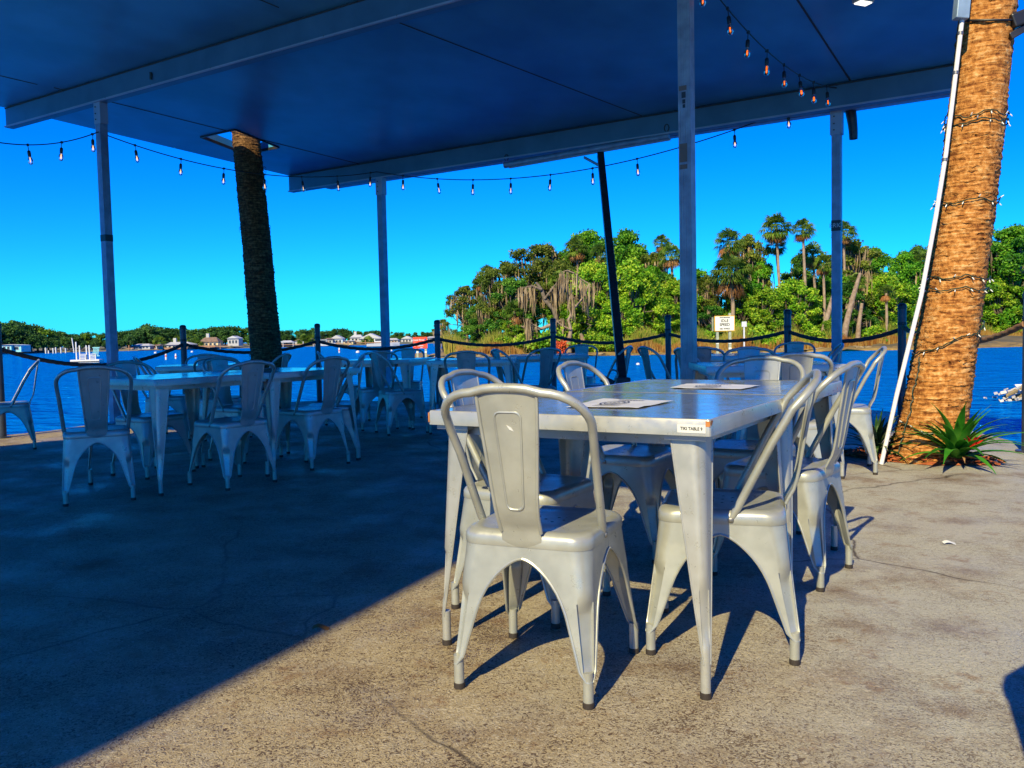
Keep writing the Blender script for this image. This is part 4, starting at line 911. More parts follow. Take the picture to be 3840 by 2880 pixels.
# back wall of forest, then the nearer crowns (x, y of the crown top; distance)
for (k, x, y, Y, lb, rz, sx) in (
 ('sparse', 955, 688, 86, 'small tree with drooping branches at the tip of the island', .3, 1.1),
 ('sparse', 1008, 614, 82, 'bare branched grey tree near the island tip, sky showing through', 1.2, 1.05),
 ('oak', 1062, 572, 80, 'olive mossy oak beside the two short palms at the island tip', 2.0, .8),
 ('oak', 1165, 520, 84, 'large olive live oak hung with grey moss on the left of the island', .4, 1.12),
 ('dark', 1110, 600, 78, 'dark shrubby tree under the large live oak, draped in moss', 1.0, 1.1),
 ('dark', 1030, 660, 79, 'low mossy tree over the reeds at the island tip', .2, 1.3),
 ('oak', 1215, 560, 79, 'mossy oak just left of the vine covered tree, hanging grey beards', 3.3, .7),
 ('tall', 1268, 492, 86, 'tall bright green tree with the topmost crown, left of the black pole', .9, .95),
 ('tall', 1352, 489, 87, 'tall green tree whose crown shows right of the black pole', 2.6, .9),
 ('vine', 1290, 560, 76, 'bright vine covered tree left of the leaning black pole', .5, 1.0),
 ('vine', 1365, 556, 75.5, 'bright vine covered tree right of the leaning black pole', 1.9, 1.05),
 ('vine', 1330, 640, 74, 'lower vine thicket before the black pole', 2.7, 1.2),
 ('sparse', 1412, 540, 84, 'thin open tree left of the twin slender palms', .1, .9),
 ('dark', 1440, 590, 80, 'dark tree behind the slender palms beside the front post', 2.2, .95),
 ('vine', 1425, 640, 76, 'green vine thicket between the fence post and the front post', .8, 1.2),
 ('tall', 1405, 570, 82, 'green tree filling the gap left of the slender palms', 1.8, 1.0),
 ('vine', 1462, 600, 79, 'bright thicket just left of the fluted front post', .3, 1.1),
 ('tall', 1500, 575, 84, 'green tree mostly hidden behind the fluted front post', 2.9, 1.1),
 ('vine', 1600, 600, 79, 'bright thicket under the big skirted palm', 1.3, 1.1),
 ('tall', 1640, 560, 84, 'green tree right of the big skirted palm', .2, .9),
 ('tall', 1795, 575, 84, 'green tree behind the right roof post', 1.5, 1.0),
 ('vine', 1215, 640, 77, 'bright thicket behind the moss draped snag', 2.1, 1.1),
 ('vine', 1105, 690, 76.5, 'low bright thicket among the mossy oaks', .6, 1.6),
 ('sparse', 1532, 590, 80, 'mossy grey tree just right of the fluted front post', 2.0, 1.0),
 ('dark', 1540, 660, 77, 'dark thicket behind the speed sign', 1.6, 1.5),
 ('sparse', 1620, 500, 85, 'tall thin broken tree between the skirted palm and the tallest palm', 1.4, .75),
 ('dark', 1735, 548, 86, 'dark round crowned tree behind the tallest palm', .4, .9),
 ('vine', 1655, 620, 76, 'bright thicket right of the speed sign', 2.2, 1.2),
 ('vine', 1715, 600, 77, 'yellow green thicket below the tallest palm', .7, 1.15),
 ('dark', 1775, 640, 79, 'dark thicket behind the long bare palm trunk', .9, 1.2),
 ('vine', 1790, 690, 75, 'low vine thicket left of the right roof post', 1.5, 1.6),
 ('sparse', 1842, 512, 86, 'pale branched tree right of the right roof post', .6, .95),
 ('tall', 1880, 530, 90, 'green tree above the far reeds, left of the leaning palm', 1.1, .9),
 ('dark', 1835, 610, 80, 'dark thicket right of the right roof post', 2.8, 1.2),
 ('vine', 1915, 590, 84, 'bright thicket left of the leaning palm', .2, 1.2),
 ('tall', 1950, 538, 96, 'green tree partly behind the white conduit', 2.0, .95),
 ('dark', 1985, 530, 100, 'dark tree with a rounded top just left of the leaning palm', .3, .7),
 ('tall', 2185, 482, 108, 'tall green tree at the right picture edge', .2, 1.1),
 ('dark', 2135, 520, 112, 'dark green tree just right of the leaning palm', 1.3, 1.1),
 ('vine', 2160, 600, 106, 'bright undergrowth right of the leaning palm', 1.0, 1.4),
 ('tall', 2240, 500, 112, 'green tree cut by the right picture edge', 2.0, 1.2),
 ('vine', 2215, 640, 106, 'bright low thicket at the right picture edge', 2.6, 1.5),
 ('dark', 2060, 540, 108, 'dark tree mostly hidden behind the leaning palm', .5, 1.2)): T(k, x, y, Y, lb, rz, sx)
# ---- palms: crown variants shared
pal = {}
def palm(x, y, xb, yb, Y, label, R=1.5, var=0, dead=1, tr=.17):
    R *= .8; tr *= .8; dead *= .8
    c = at(x, y, Y); b = at(xb, yb, Y); t = thing('palm_tree', label, 'palm tree', (b.x, Y, b.z), 0, 'cabbage palms of the island'); d = c-b
    top = d-Vector((0, 0, R*.75)); mid = top*.5+Vector((R*.06, 0, 0)); MB().tube([(0, 0, -.2), tuple(mid*.5), tuple(mid), tuple(mid*.4+top*.6), tuple(top)], [tr*1.15, tr, tr*.95, tr*.9, tr*.85], 8).build('trunk', 'bark_pale', t, 60)
    for nm, key, m, nfr, dd in (('crown', 'g%d' % var, 'frond', 40, False), ('dead_skirt', 'd%d' % var, 'frond_dead', 16, True)):
        if dd and not dead: continue
        if key not in pal: v, f = fan_crown(20+var+50*dd, nfr, 1.0, dd); pal[key] = np_mesh(nm, v, f, m)
        o = link(pal[key], nm, t); o.location = top; o.scale = (R, R, R*(1.0 if not dd else dead)); o.rotation_euler = (0, 0, x*.7)
    return t
for a in (
 (1052, 574, 1062, 740, 81, 'short palm at the island tip, upper of the pair', 1.5, 0), (1036, 596, 1040, 740, 80, 'short palm at the island tip, lower of the pair', 1.15, 1),
 (1245, 512, 1250, 720, 83, 'palm rising before the tall green crown left of the black pole', 1.9, 2), (1294, 528, 1296, 720, 80, 'palm half hidden by the leaning black pole', 1.7, 0),
 (1429, 508, 1446, 700, 82, 'slender palm left of the fluted post, upper of the twins', 1.35, 1), (1450, 526, 1452, 700, 80, 'slender palm left of the fluted post, lower of the twins', 1.9, 2),
 (1572, 496, 1578, 730, 81, 'palm crown rising behind the big skirted palm', 2.3, 0), (1578, 548, 1582, 735, 77, 'big palm with a wide brown skirt above the speed sign', 2.9, 1, 1.3, .24),
 (1677, 461, 1684, 725, 80, 'tallest palm with a dark vine wrapped trunk', 2.3, 2), (1676, 512, 1690, 725, 82, 'small dark palm just under the tallest palm crown', 1.6, 0, .8),
 (1734, 474, 1741, 738, 77, 'tall palm with a long bare pale trunk', 1.65, 1), (1756, 524, 1762, 735, 80, 'medium palm right of the long bare trunk', 2.0, 2), (1778, 550, 1780, 735, 78, 'lower brown palm left of the right roof post', 1.6, 0),
 (1822, 480, 1824, 730, 84, 'palm crown peeking out beside the right roof post', 1.9, 1), (1850, 590, 1855, 725, 80, 'pale skirted palm right of the right roof post', 1.4, 2), (1914, 616, 1914, 735, 79, 'small palm with hanging brown fronds left of the leaning palm', 1.25, 0),
 (1990, 542, 1992, 735, 97, 'palm just left of the white conduit', 1.9, 1), (1110, 650, 1114, 748, 76, 'stout orange skirted palm in the moss of the island tip', 1.5, 2, 1.5),
 (1208, 586, 1212, 740, 78, 'brown skirted palm inside the mossy oaks', 1.6, 1, 1.5)): palm(*a)
# ---- dead snags
def snag(pts, rad, Y, label, moss=0, bark='bark_snag', branches=()):
    P = [at(x, y, Y) for x, y in pts]; o = P[0].copy(); t = thing('dead_tree', label, 'dead tree', o, 0, 'dead trees of the island')
    mb = MB(); mb.tube([p-o for p in P], rad, 8)
    for br, rr in branches: mb.tube([at(x, y, Y-.2)-o for x, y in br], np.linspace(rr, rr*.3, len(br)), 6)
    mb.build('trunk', bark, t, 60)
    if moss:
        bl = []
        for br, rr in branches:
            for x, y in br[1:]: q = at(x, y, Y-.2)-o; bl.append((q.x, q.y, q.z, .2, .2, .1))
        v, f = moss_mesh(bl, moss, len(pts)*7, .8, 2.8); link(np_mesh('spanish_moss', v, f, 'moss'), 'spanish_moss', t)
    return t
snag([(1230, 770), (1228, 740), (1233, 712), (1228, 690), (1238, 668)], [.26, .21, .16, .12, .09], 72.5, 'broken pale snag draped in long moss, left of the black pole', 22,
     branches=(([(1233, 712), (1215, 704), (1200, 692)], .10), ([(1238, 668), (1262, 640), (1272, 612), (1256, 604), (1240, 590)], .12), ([(1240, 590), (1225, 584), (1212, 588)], .08), ([(1240, 668), (1232, 640), (1226, 612)], .08)))
snag([(1262, 765), (1260, 735), (1254, 720)], [.3, .24, .12], 73.5, 'short dead stump beside the moss draped snag')
snag([(1205, 700), (1196, 668), (1176, 646), (1170, 626), (1158, 610)], [.22, .22, .2, .16, .1], 76, 'dark leaning trunk under the live oak', 40, 'bark', ((([(1170, 626), (1150, 618), (1128, 622)], .16)), ([(1176, 646), (1196, 620), (1212, 600)], .14)))
snag([(1195, 700), (1170, 710), (1145, 712), (1125, 704)], [.16, .14, .1, .05], 73, 'bleached fallen branch over the mossy shore', 26, 'bark_snag', (([(1170, 710), (1150, 700), (1140, 690)], .06), ([(1195, 700), (1215, 690)], .1)))
snag([(1820, 745), (1830, 690), (1843, 640), (1858, 590)][::1], [.3, .26, .22, .14], 74.5, 'leaning pale dead palm trunk beside the right roof post')
snag([(1852, 745), (1855, 700), (1862, 655)], [.26, .2, .14], 76, 'short pale dead trunk right of the right roof post')
snag([(1775, 735), (1785, 690), (1800, 640), (1812, 598)], [.26, .24, .2, .16], 75, 'slanting bare palm trunk left of the right roof post')
for k, (x, y0, y1, Y) in enumerate(((2146, 735, 670, 106), (2158, 738, 640, 106.5), (2178, 738, 650, 106), (2190, 735, 600, 107), (2200, 737, 640, 106.2))):
    snag([(x, y0), (x-2+k, (y0+y1)/2), (x-4, y1)], [.16, .13, .09], Y, ('pale slim trunk, %s of the five right of the leaning palm' % ('leftmost', 'second', 'middle', 'fourth', 'rightmost')[k]))
# ---- shrubs and reeds along the shore
def shrub_proto(l):
    t = thing('shrub', l, 'shrub', (0, 0, 0), 0, 'shrubs along the island shore'); b = rand_blobs(31, 1.2, .3, 1.5, 12, .6, .8); p, nn = blob_points(b, 2600, 8); v, f = fan_quads(p, nn, .13); link(np_mesh('foliage', v, f, 'leaf_vine'), 'foliage', t)
    mb = MB(); limbs(mb, b, .06, 3); mb.build('stems', 'bark', t, 60); return t
mk['shrub'] = (2.1, shrub_proto)
for i, (x, y, Y, lb) in enumerate(((1150, 708, 73.5, 'round shrub under the bleached branch'), (1200, 702, 73, 'dense green shrub left of the moss draped snag'), (1085, 722, 74.5, 'shrub over the reeds at the island tip'), (1282, 712, 72.5, 'bright shrub right of the moss draped snag'),
        (1305, 722, 72, 'yellowish shrub at the waterline before the black pole'), (1390, 712, 73, 'shrub right of the foot of the black pole'), (1630, 700, 73, 'dense shrub right of the speed sign'), (1665, 714, 72.5, 'shrub left of the fence post beside the speed sign'),
        (1700, 722, 73, 'shrub behind the fence post beside the speed sign'), (1760, 706, 73.5, 'shrub at the foot of the long bare palm trunk'), (1890, 700, 77, 'shrub above the far reeds right of the roof post'), (1520, 712, 74, 'shrub right of the fluted post'), (1600, 690, 76, 'shrub behind the small white marker post'))):
    T('shrub', x, y, Y, lb, i*1.3, 1.15)
def reeds(name, specs, m, seed, label, hmin, hmax, wd=.035):
    r = np.random.default_rng(seed); V = []; F = []
    for (x0, x1, Ya, Yb, n) in specs:
        for _ in range(n):
            x = r.uniform(x0, x1); f = (x-x0)/(x1-x0); Y = Ya+(Yb-Ya)*f+r.uniform(-1.2, 1.6); g = wat(x, Y); h = r.uniform(hmin, hmax)*(.75+.25*math.sin(x*.06)); b = np.array([g.x, Y, WZ+.1]); lx, ly = r.normal()*.16*h, r.normal()*.1*h; s = np.array([wd, 0, 0])
            o = len(V); V += [b-s, b+s, b+np.array([lx*.4, ly*.4, h*.6])+s*.7, b+np.array([lx, ly, h]), b+np.array([lx*.4, ly*.4, h*.6])-s*.7]; F.append((o, o+1, o+2, o+3, o+4))
    o = link(np_mesh(name, np.array(V), np.array(F), m), name); tag(o, label, 'reeds', kind='stuff'); return o
reeds('green_reeds', ((960, 1130, 76, 75, 1900), (1330, 1480, 72.5, 72, 2000), (1500, 1640, 72.5, 72.5, 2200), (1640, 1800, 73.5, 74, 1100), (1810, 1975, 76, 82, 2200), (2100, 2225, 104, 105, 1500)), 'reed', 5, 'green marsh reeds standing along the island shore', 1.0, 2.5)
reeds('dry_reeds', ((985, 1130, 73.5, 73, 1000), (1330, 1480, 71.2, 71, 2200), (1500, 1620, 71.2, 71.2, 1900), (1620, 1800, 72, 72.5, 700), (1810, 1975, 73.5, 79, 2600), (2100, 2225, 102.5, 103, 1300)), 'reed_dry', 6, 'orange dry reeds at the waterline of the island', .6, 1.5)
v_, f_ = [], []
rk = MB(); rr_ = random.Random(9); bmr = bmesh.new(); bmesh.ops.create_icosphere(bmr, subdivisions=2, radius=1)
for vv2 in bmr.verts: vv2.co *= rr_.uniform(.78, 1.15); vv2.co.z *= .6
rme = bpy.data.meshes.new('shore_rock'); bmr.to_mesh(rme); bmr.free(); rme.materials.append(M['rock'])
for k in range(64):
    x = rr_.uniform(925, 1975); Y = np.interp(x, [925, 1000, 1300, 1600, 1800, 1975], [72, 70, 68.8, 68, 69, 75])+rr_.uniform(0, 3.5); g = wat(x, Y); o = link(rme, 'shore_rock'); s = rr_.uniform(.15, .5); o.location = (g.x, Y, WZ+.12); o.scale = (s*1.5, s, s*.8); o.rotation_euler = (0, 0, rr_.uniform(0, 6)); tag(o, 'low weathered rock on the weedy shoal along the island', 'rock', 'rocks of the island shoal')
b = rand_blobs(41, .6, .2, .9, 7, .4, .8); p, nn = blob_points(b, 900, 8); v, f = fan_quads(p, nn, .09); o = link(np_mesh('red_shrub', v, f, 'redcoral'), 'red_shrub'); o.location = (*wat(1210, 70.5).xy, WZ+.15); tag(o, 'red orange shrub on the shoal below the moss draped snag', 'shrub')
# ---- signs
def sign(name, label, x0, x1, y0, y1, Y, posts, yb, face, border=None, thick=.05):
    a = at((x0+x1)/2, (y0+y1)/2, Y); w_ = (at(x1, y0, Y)-at(x0, y0, Y)).length; h_ = (at(x0, y1, Y)-at(x0, y0, Y)).length
    t = thing(name, label, 'sign', (a.x, Y, WZ)); zc = a.z-WZ
    p = MB().box((0, 0, zc), (w_, thick, h_)).build('sign_board', border or face, t, 0)
    if border: MB().box((0, -thick/2-.004, zc), (w_*.93, .012, h_*.91)).build('sign_face', face, p, 0)
    for x, tops in posts:
        q = at(x, tops, Y); zt = q.z-WZ; s = MB().box((q.x-a.x, thick/2+.09, zt/2-.5), (.17, .17, zt+1.0)).build('sign_post', 'signpost', t, 0)
        for zz in (.55, .95): MB().box((q.x-a.x, thick/2+.09, zz), (.178, .178, .13)).build('white_band', 'signwhite', s, 0)
    return t, zc, w_, h_, p
t, zc, w_, h_, bp2 = sign('speed_sign', 'white and yellow edged boating sign reading IDLE SPEED NO WAKE', 1543, 1587, 682, 715.5, 60, ((1550, 682), (1577, 676)), 770, 'signwhite', 'signborder')
for txt, fz, sz in (('MANATEE ZONE', .38, .095), ('IDLE', .17, .27), ('SPEED', -.08, .27), ('NO WAKE', -.34, .15)):
    text_mesh(txt, sz, 'lettering', 'ink', bp2, face_mtx((0, -.042, zc+fz*h_), (1, 0, 0), (0, 0, 1)), .006)
MB().box((-w_*.56, .12, zc-.03), (.12, .05, h_*.9), .5).build('side_board', 'signpost', t, 0)
q = at(1607, 704, 59); wm_ = thing('marker_post', 'small white marker post with a square head right of the speed sign', 'marker post', (q.x, 59, WZ))
MB().box((0, 0, (q.z-WZ)/2-.3), (.09, .09, q.z-WZ+.6)).build('post', 'white', wm_, 0); MB().box((0, -.05, q.z-WZ+.12), (.34, .05, .36)).build('head', 'white', wm_, 0)
t, zc, w_, h_, bp2 = sign('refuge_sign', 'orange red refuge sign with white lettering on posts at the shoal', 892, 923, 728, 752.5, 73, ((901, 740), (919, 740)), 776, 'orange')
for txt, fx_, fz, sz in (('Crystal River', -.17, .24, .22), ('NATIONAL WILDLIFE REFUGE', -.02, -.04, .078)):
    text_mesh(txt, sz, 'lettering', 'white', bp2, face_mtx((fx_*w_+.0, -.032, zc+fz*h_), (1, 0, 0), (0, 0, 1)), .005)
for (fx_, fz, ww, hh2) in ((-.36, -.27, .07, .11), (.02, -.29, .5, .03), (.02, -.24, .5, .03), (.08, -.45, .2, .05)): MB().box((fx_*w_, -.03, zc+fz*h_), (ww, .012, hh2)).build('emblem' if ww < .1 else 'text_line', 'white', bp2, 0)
MB().box((.36*w_, -.03, zc+.3*h_), (.12, .012, .14)).build('emblem', 'navy', bp2, 0)
# ---- buoys, pilings, platform, boats
def buoy(x, y, Y, label, h_, r_=.16):
    g = at(x, y, Y); d = Vector((g.x-0, Y, 0)); t = thing('buoy', label, 'buoy', (g.x, Y, WZ), 0, 'white marker buoys on the water')
    MB().lathe([(r_, -.3), (r_, h_*.75), (r_*.8, h_*.92), (r_*.3, h_)], 10).build('float', 'white', t); MB().lathe([(r_*1.03, h_*.35), (r_*1.03, h_*.5)], 10).build('band', 'orange', t)
def wdist(y, x):    # distance at which the water surface meets pixel (x, y)
    d = ray(x, y); return (d*((WZ-EYE)/d.z)).y
for (x, y, lb, h_) in ((359, 777, 'white marker buoy left of the second fence post', .95), (380, 775, 'short white buoy with a leaning top beside the second fence post', .6), (733, 762, 'white stick buoy right of the third fence post', .7), (846, 758, 'white stick buoy right of the middle roof post', .55), (963, 762, 'white stick buoy off the island tip', .75)): buoy(x, y, wdist(y, x), lb, h_, .11)
for (x, y, lb) in ((336, 763, 'round white mooring ball before the far houses'), (415, 761, 'small white mooring ball left of the palm trunk'), (773, 762, 'small white mooring ball right of the third fence post'), (1378, 788, 'small white mooring ball right of the black pole foot')):
    Y = wdist(y, x); g = at(x, y, Y); o = MB().lathe([(.02, -.16), (.16, -.1), (.2, .03), (.17, .15), (.05, .21)], 10).build('mooring_ball', 'white'); o.location = (g.x, Y, WZ); o.scale = (1.4 if Y > 80 else .55,)*3; tag(o, lb, 'buoy', 'white mooring balls')
Yp = wdist(784, 190); gp = at(189, 784, Yp); u = Yp/1832.5
pf = thing('floating_platform', 'white floating work platform with rails and slatted chairs on the left water', 'platform', (gp.x, Yp, WZ), .1)
def U(px): return px*u
MB().box((0, 0, U(4)), (U(60), U(30), U(7))).build('deck', 'white', pf, 0, bevel=.03); MB().box((0, -U(15.2), U(3)), (U(60), .03, U(2))).build('rub_strip', 'blackmetal', pf, 0)
for x, h_ in ((-22, 40), (-15, 32), (-1, 32), (5, 32)): MB().box((U(x), 0, U(h_/2+6)), (U(2.2), U(2.2), U(h_))).build('piling', 'white', pf, 0)
for x0 in (-13, 8):
    c = MB()
    for k in range(4): c.box((U(x0+5), -U(4), U(10+k*3)), (U(13), .05, U(1.4)))
    for dx in (-1, 11): c.box((U(x0+dx), -U(4), U(12)), (U(1.2), .06, U(14)))
    c.build('bench', 'white', pf, 0)
c = MB()
for k in range(5): c.box((U(14+k*2.6), -U(2), U(24)), (U(1.2), .06, U(20)), 0, 0, .18)
c.box((U(20), -U(2), U(33)), (U(15), .07, U(1.4))).box((U(19), -U(2), U(15)), (U(15), .07, U(1.4))); c.build('slatted_backrest', 'hcy', pf, 0)
def boat(x, y, L, label, m='white'):
    Y = wdist(y, x); g = at(x, y, Y); t = thing('boat', label, 'boat', (g.x, Y, WZ), .1); h = MB(); rows = []
    for i in range(9):
        f = i/8; hw = .75*L/6*(1-max(0, f-.55)**2*4.6); rows.append([(-L/2+L*f, -hw, .75+.25*f), (-L/2+L*f, -hw*.8, .15), (-L/2+L*f, 0, -.1), (-L/2+L*f, hw*.8, .15), (-L/2+L*f, hw, .75+.25*f)])
    h.grid(rows); h.build('hull', m, t, 40, solid=.05); MB().box((-.1*L, 0, 1.5), (.34*L, 1.2, .9)).build('cabin', 'white', t, 0, bevel=.06); MB().box((-.1*L, 0, 2.05), (.4*L, 1.5, .1)).build('roof', 'hw', t, 0); MB().box((-.1*L, -.62, 1.6), (.28*L, .03, .4)).build('window', 'win', t, 0)
boat(828, 749, 7.5, 'white cabin boat moored before the white houses'); boat(402, 747.5, 5, 'small white boat at the dock before the brown roofed house'); boat(703, 748, 6, 'low white boat moored right of the third fence post')
def piling(x, y0, y1, Y, label):
    a = at(x, y1, Y); b_ = at(x, y0, Y); o = MB().tube([(0, 0, -1), (0, 0, b_.z-WZ)], .16, 8).build('piling', 'white'); o.location = (a.x, Y, WZ); tag(o, label, 'piling', 'white dock pilings on the far left shore')
for k, x in enumerate((99, 105, 115, 121, 132, 142)): piling(x, (751, 757, 752, 750, 750, 752)[k], 763, 208, 'white piling of the empty boat lift, %s from the left on the far left shore' % ('first', 'second', 'third', 'fourth', 'fifth', 'sixth')[k])
a = at(160, 755, 214); o = MB().tube([(0, 0, -.5), (-.4, 0, at(160, 730, 214).z-WZ)], .14, 8).build('flag_pole', 'white'); o.location = (a.x, 214, WZ); tag(o, 'tall white pole on the far left bank', 'pole')
# ---- far houses
def house(x0, x1, yr, ye, yb, Y, label, wall, roofm, name='house', gable=False, wins=4, open_=False, chimney=False, dk=False):
    c = at((x0+x1)/2, yb, Y); W_ = (x1-x0)*Y/1832.5; he = (yb-ye)*Y/1832.5; hr = (yb-yr)*Y/1832.5; D = max(4, W_*.6); t = thing(name, label, 'house' if name == 'house' else 'boathouse', (c.x, Y, max(WZ+.3, c.z)), 0)
    if open_:
        for sx in (-1, -.33, .33, 1): MB().box((sx*W_*.46, -D*.1, he/2), (.25, .25, he)).build('post', 'hw', t, 0)
        MB().box((0, D*.25, he*.45), (W_*.9, .2, he*.9)).build('wall', wall, t, 0)
    else: MB().box((0, 0, he/2), (W_*.94, D, he)).build('wall', wall, t, 0)
    r = MB(); o_ = .5*W_; y0, y1 = -D/2-.4, D/2+.4
    if gable: r.add([(-o_, y0, he), (o_, y0, he), (0, y0, hr), (-o_, y1, he), (o_, y1, he), (0, y1, hr)], [(0, 1, 2), (4, 3, 5), (0, 2, 5, 3), (2, 1, 4, 5), (1, 0, 3, 4)])
    else:
        k = o_*.55; r.add([(-o_, y0, he), (o_, y0, he), (o_, y1, he), (-o_, y1, he), (-k, 0, hr), (k, 0, hr)], [(0, 1, 5, 4), (1, 2, 5), (2, 3, 4, 5), (3, 0, 4), (3, 2, 1, 0)])
    ro = r.build('roof', roofm, t, 0)
    if chimney: MB().box((-W_*.15, .3, hr+.4), (.8, .8, 1.4)).build('chimney', 'hw', ro, 0)
    if not open_:
        for i in range(wins):
            x = -W_*.4+W_*.8*(i+.5)/wins; f = MB().box((x, -D/2-.03, he*.55), (W_*.8/wins*.62, .08, he*.48)).build('window', 'hw', t, 0); MB().box((x, -D/2-.075, he*.55), (W_*.8/wins*.5, .03, he*.38)).build('pane', 'win', f, 0)
    if dk: MB().box((0, -D/2-2, .15), (W_*1.05, 3.4, .5)).build('dock', 'dock', t, 0)
    return t
for a in (
 (14, 36, 743.5, 745, 759, 203, 'aqua walled boathouse front with a white parapet on the far left shore', 'hcy', 'hw', 'boathouse', False, 2),
 (36, 57, 744, 745.5, 760, 204, 'blue grey boathouse wing beside the aqua one', 'hcy', 'hb', 'boathouse', False, 1),
 (241, 257, 739, 747, 754, 232, 'small brown roofed cottage right of the left roof post', 'hc', 'roofbrown', 'house', False, 2),
 (289, 332, 742.5, 747, 754.5, 238, 'long low white house with a flat grey roof', 'hw', 'roofgrey', 'house', False, 5),
 (339, 352, 744, 747.5, 755, 236, 'small red brown gazebo between two low houses', 'dock', 'roofbrown', 'boathouse', False, 2, True),
 (355, 421, 738.5, 744.5, 753, 242, 'wide house with a pale grey hip roof and chimney above an orange dock', 'hw', 'roofgrey', 'house', False, 6, False, True, True),
 (434, 478, 728.5, 738.5, 749, 248, 'cream house with a brown hip roof left of the palm trunk', 'hc', 'roofbrown', 'house', False, 4, False, True, True),
 (496, 521, 725.5, 731, 747, 252, 'white two storey house just left of the palm trunk', 'hw', 'roofwhite', 'house', True, 3),
 (582, 604, 737, 741, 748, 256, 'aqua boathouse just right of the palm trunk', 'hcy', 'roofwhite', 'boathouse', False, 3),
 (606, 636, 736.5, 741, 748.5, 258, 'open boathouse with a white roof right of the palm trunk', 'hw', 'roofwhite', 'boathouse', False, 3, True),
 (640, 682, 730, 735.5, 745, 268, 'pale house behind the palms left of the third fence post', 'hw', 'roofbrown', 'house', False, 5),
 (703, 722, 730, 733, 744, 270, 'white wing of the house right of the third fence post', 'hw', 'roofbrown', 'house', False, 2),
 (716, 744, 724.5, 732, 745, 272, 'grey gabled two storey house right of the third fence post', 'hb', 'roofgrey', 'house', True, 3),
 (744, 766, 737, 738.5, 746, 268, 'yellow boathouse with a green flat roof', 'hc', 'roofgrey', 'boathouse', False, 2),
 (758, 786, 723, 729, 738, 290, 'white house with a white hip roof on the rise', 'hw', 'roofwhite', 'house', False, 3, False, True),
 (778, 828, 722.5, 734, 745, 285, 'large white gabled house left of the middle roof post', 'hw', 'roofwhite', 'house', True, 5),
 (838, 862, 733, 737, 744, 292, 'low white house right of the middle roof post', 'hw', 'roofgrey', 'house', False, 3),
 (868, 893, 728, 734, 743, 290, 'pale gabled house just left of the orange sign', 'hw', 'roofwhite', 'house', True, 3),
 (922, 946, 728, 731, 741, 292, 'white house just right of the orange sign', 'hw', 'roofgrey', 'house', False, 4),
 (1000, 1018, 706, 713, 722, 150, 'white house roof glimpsed through the mossy island trees', 'hw', 'roofwhite', 'house', True, 2)): house(*a)
for k, (x0, x1, y, Y) in enumerate(((258, 292, 753.5, 233), (455, 500, 749.5, 240), (570, 690, 749, 254), (690, 760, 748, 262), (770, 860, 747, 270))):
    a, b_ = at(x0, y, Y), at(x1, y, Y); t = thing('dock', ('timber dock beside the brown roofed cottage', 'timber dock before the cream house', 'long dock right of the palm trunk', 'dock below the grey gabled house', 'dock below the large white house')[k], 'dock', (a.x, Y, WZ)); L_ = b_.x-a.x
    MB().box((L_/2, 0, .75), (L_, 1.8, .2)).build('decking', 'dock', t, 0)
    for i in range(int(L_/3)+1): MB().tube([(i*3, -.8, -.6), (i*3, -.8, 1.6)], .14, 6).build('pile', 'hw' if k == 2 else 'dock', t, 0)
# ---- far trees: each an object of its own, crowns shared
def far_proto(seed, leaf, W_, flat, n=2300):
    t = thing('tree', 'x', 'tree'); b = rand_blobs(seed, W_, 2.2, 8.8, 20, 1.5, flat); p, nn = blob_points(b, n, seed); v, f = fan_quads(p, nn, .42, jitter=.7); link(np_mesh('crown', v, f, leaf), 'crown', t)
    mb = MB(); limbs(mb, b, .3, seed); mb.build('trunk', 'bark', t, 60); return t
FL = 'dense distant tree in the wooded line across the water'
fps = [far_proto(61, 'leaf_far', 4.0, .75), far_proto(62, 'leaf_far', 3.2, .9), far_proto(63, 'leaf_far', 4.6, .7), far_proto(64, 'leaf_farlight', 3.6, .8)]
for t in fps: t.location = (0, -60, -40)
prof = [(-140, 708), (-30, 700), (0, 702), (20, 689), (45, 691), (60, 703), (90, 705), (115, 718), (137, 713), (152, 722), (170, 719), (190, 717), (215, 721), (245, 716), (275, 711), (300, 708), (320, 698), (335, 705), (350, 707), (380, 708), (410, 710), (440, 708), (480, 704), (510, 704), (560, 708), (600, 711), (640, 712), (670, 711), (700, 715), (735, 709), (760, 713), (780, 715), (810, 711), (850, 715), (890, 719), (910, 716), (950, 719), (1000, 720)]
px, py = [p[0] for p in prof], [p[1] for p in prof]; used_p = [False]*4; ft = random.Random(21); nfar = 0
def far_tree(x, y, Y, k, label):
    g = at(x, 742, Y); z = zpix(x, y, Y)-(WZ+.8); s = z/9.6; sx = s*ft.uniform(1.0, 1.3)
    if not used_p[k]:
        used_p[k] = True; t = fps[k]; t.location = (g.x, Y, WZ+.7); t.scale = (sx, sx, s); tag(t, label, 'tree', 'wooded line across the water')
    else: dup(fps[k], (g.x, Y, WZ+.7), ft.uniform(0, 6), label, (sx, sx, s), 'wooded line across the water')
x = -130
while x < 1000:
    Yb = np.interp(x, [-20, 250, 520, 800, 1000], [220, 258, 285, 322, 335])
    k = 3 if (ft.random() < .16 or 0 < x < 50 or 190 < x < 215) else ft.choice((0, 1, 2))
    far_tree(x, np.interp(x, px, py)+ft.uniform(-1, 2.5), Yb+ft.uniform(0, 8), k, FL if k != 3 else 'lighter green distant tree standing out in the wooded line across the water')
    x += ft.uniform(11, 17)
    if x % 3 < 2: far_tree(x-6, np.interp(x-6, px, py)+ft.uniform(6, 14), Yb-10+ft.uniform(0, 4), ft.choice((0, 1, 2)), FL)
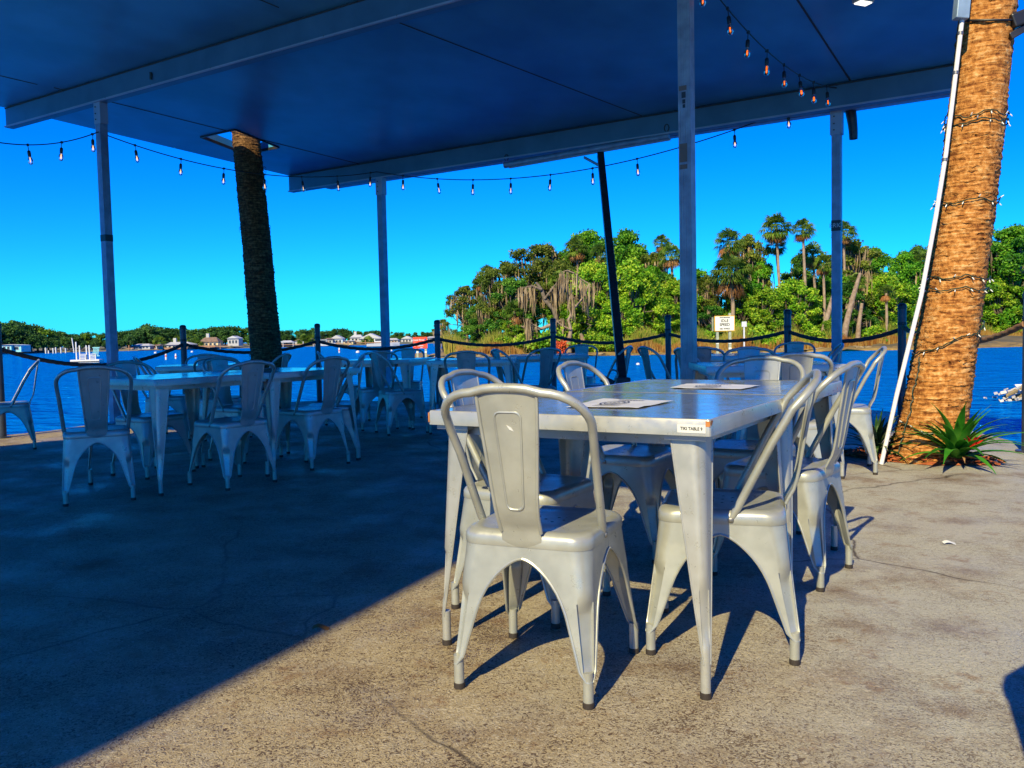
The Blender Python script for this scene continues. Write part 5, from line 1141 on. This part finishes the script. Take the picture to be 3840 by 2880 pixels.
for i, x in enumerate((5, 40, 68, 92, 120, 150, 178, 205, 230, 262, 280)):
    far_tree(x, np.interp(x, px, py)+14+ft.uniform(0, 8), 212+i*2.2, ft.choice((0, 1, 2)), 'darker distant tree low on the far left bank')
far_tree(636+44, 709, 330, 1, 'pointed dark pine poking above the far tree line')
for a in ((343, 726, 343, 750, 240, 'small far palm beside the gazebo', 3.2, 0, .6, .3), (385, 722, 386, 748, 246, 'left far palm of the three above the grey hip roof', 3.0, 1, .6, .3), (391, 724, 392, 748, 247, 'middle far palm of the three above the grey hip roof', 2.6, 2, .6, .3), (398, 722, 397, 748, 246, 'right far palm of the three above the grey hip roof', 2.8, 0, .6, .3),
          (423, 731, 424, 749, 246, 'far palm beside the cream house', 3.4, 1, .6, .3), (657, 722, 656, 747, 262, 'far palm left of the third fence post', 3.6, 2, .6, .3), (668, 720, 669, 747, 264, 'taller far palm left of the third fence post', 3.4, 0, .6, .3), (795, 727, 795, 745, 272, 'round far palm before the large white house', 4.2, 1, .4, .3)): palm(*a)
# weathered debris in the water at the right edge
Yd = wdist(866, 2190); g = at(2197, 866, Yd); t = thing('driftwood', 'pale weathered driftwood and oyster clump at the right edge of the water', 'driftwood', (g.x, Yd, WZ)); rd = random.Random(3)
for k in range(5):
    a = rd.uniform(-.6, .9); MB().tube([(rd.uniform(-.3, .2), rd.uniform(-.2, .2), rd.uniform(-.05, .15)), (rd.uniform(-.1, .3), rd.uniform(-.2, .2), rd.uniform(.15, .35)), (.35+rd.uniform(0, .5), rd.uniform(-.2, .3), rd.uniform(.25, .75))], [.035, .06, .045], 7).build('branch', 'pvc' if k % 2 else 'rock', t)
cl = MB()
for k in range(60): cl.box((rd.gauss(.05, .22), rd.gauss(0, .15), abs(rd.gauss(.1, .12))), (rd.uniform(.04, .13), rd.uniform(.03, .09), .03), rd.uniform(0, 3), rd.uniform(-1, 1), rd.uniform(-1, 1))
cl.build('oyster_clump', 'conc', t, 0)

# made-up bin shape out of view, added to cast the lower right floor shadow
wb = thing('shadow_caster', 'added bin shaped shadow caster beyond the right picture edge', 'shadow caster', (.98, .93, 0), .5)
MB().lathe([(.2, 0), (.24, .04), (.255, .92), (.25, .95)], 20).build('body', 'post', wb)
MB().lathe([(.26, .95), (.26, 1.0), (.2, 1.09), (.05, 1.12)], 20).build('lid', 'black', wb)
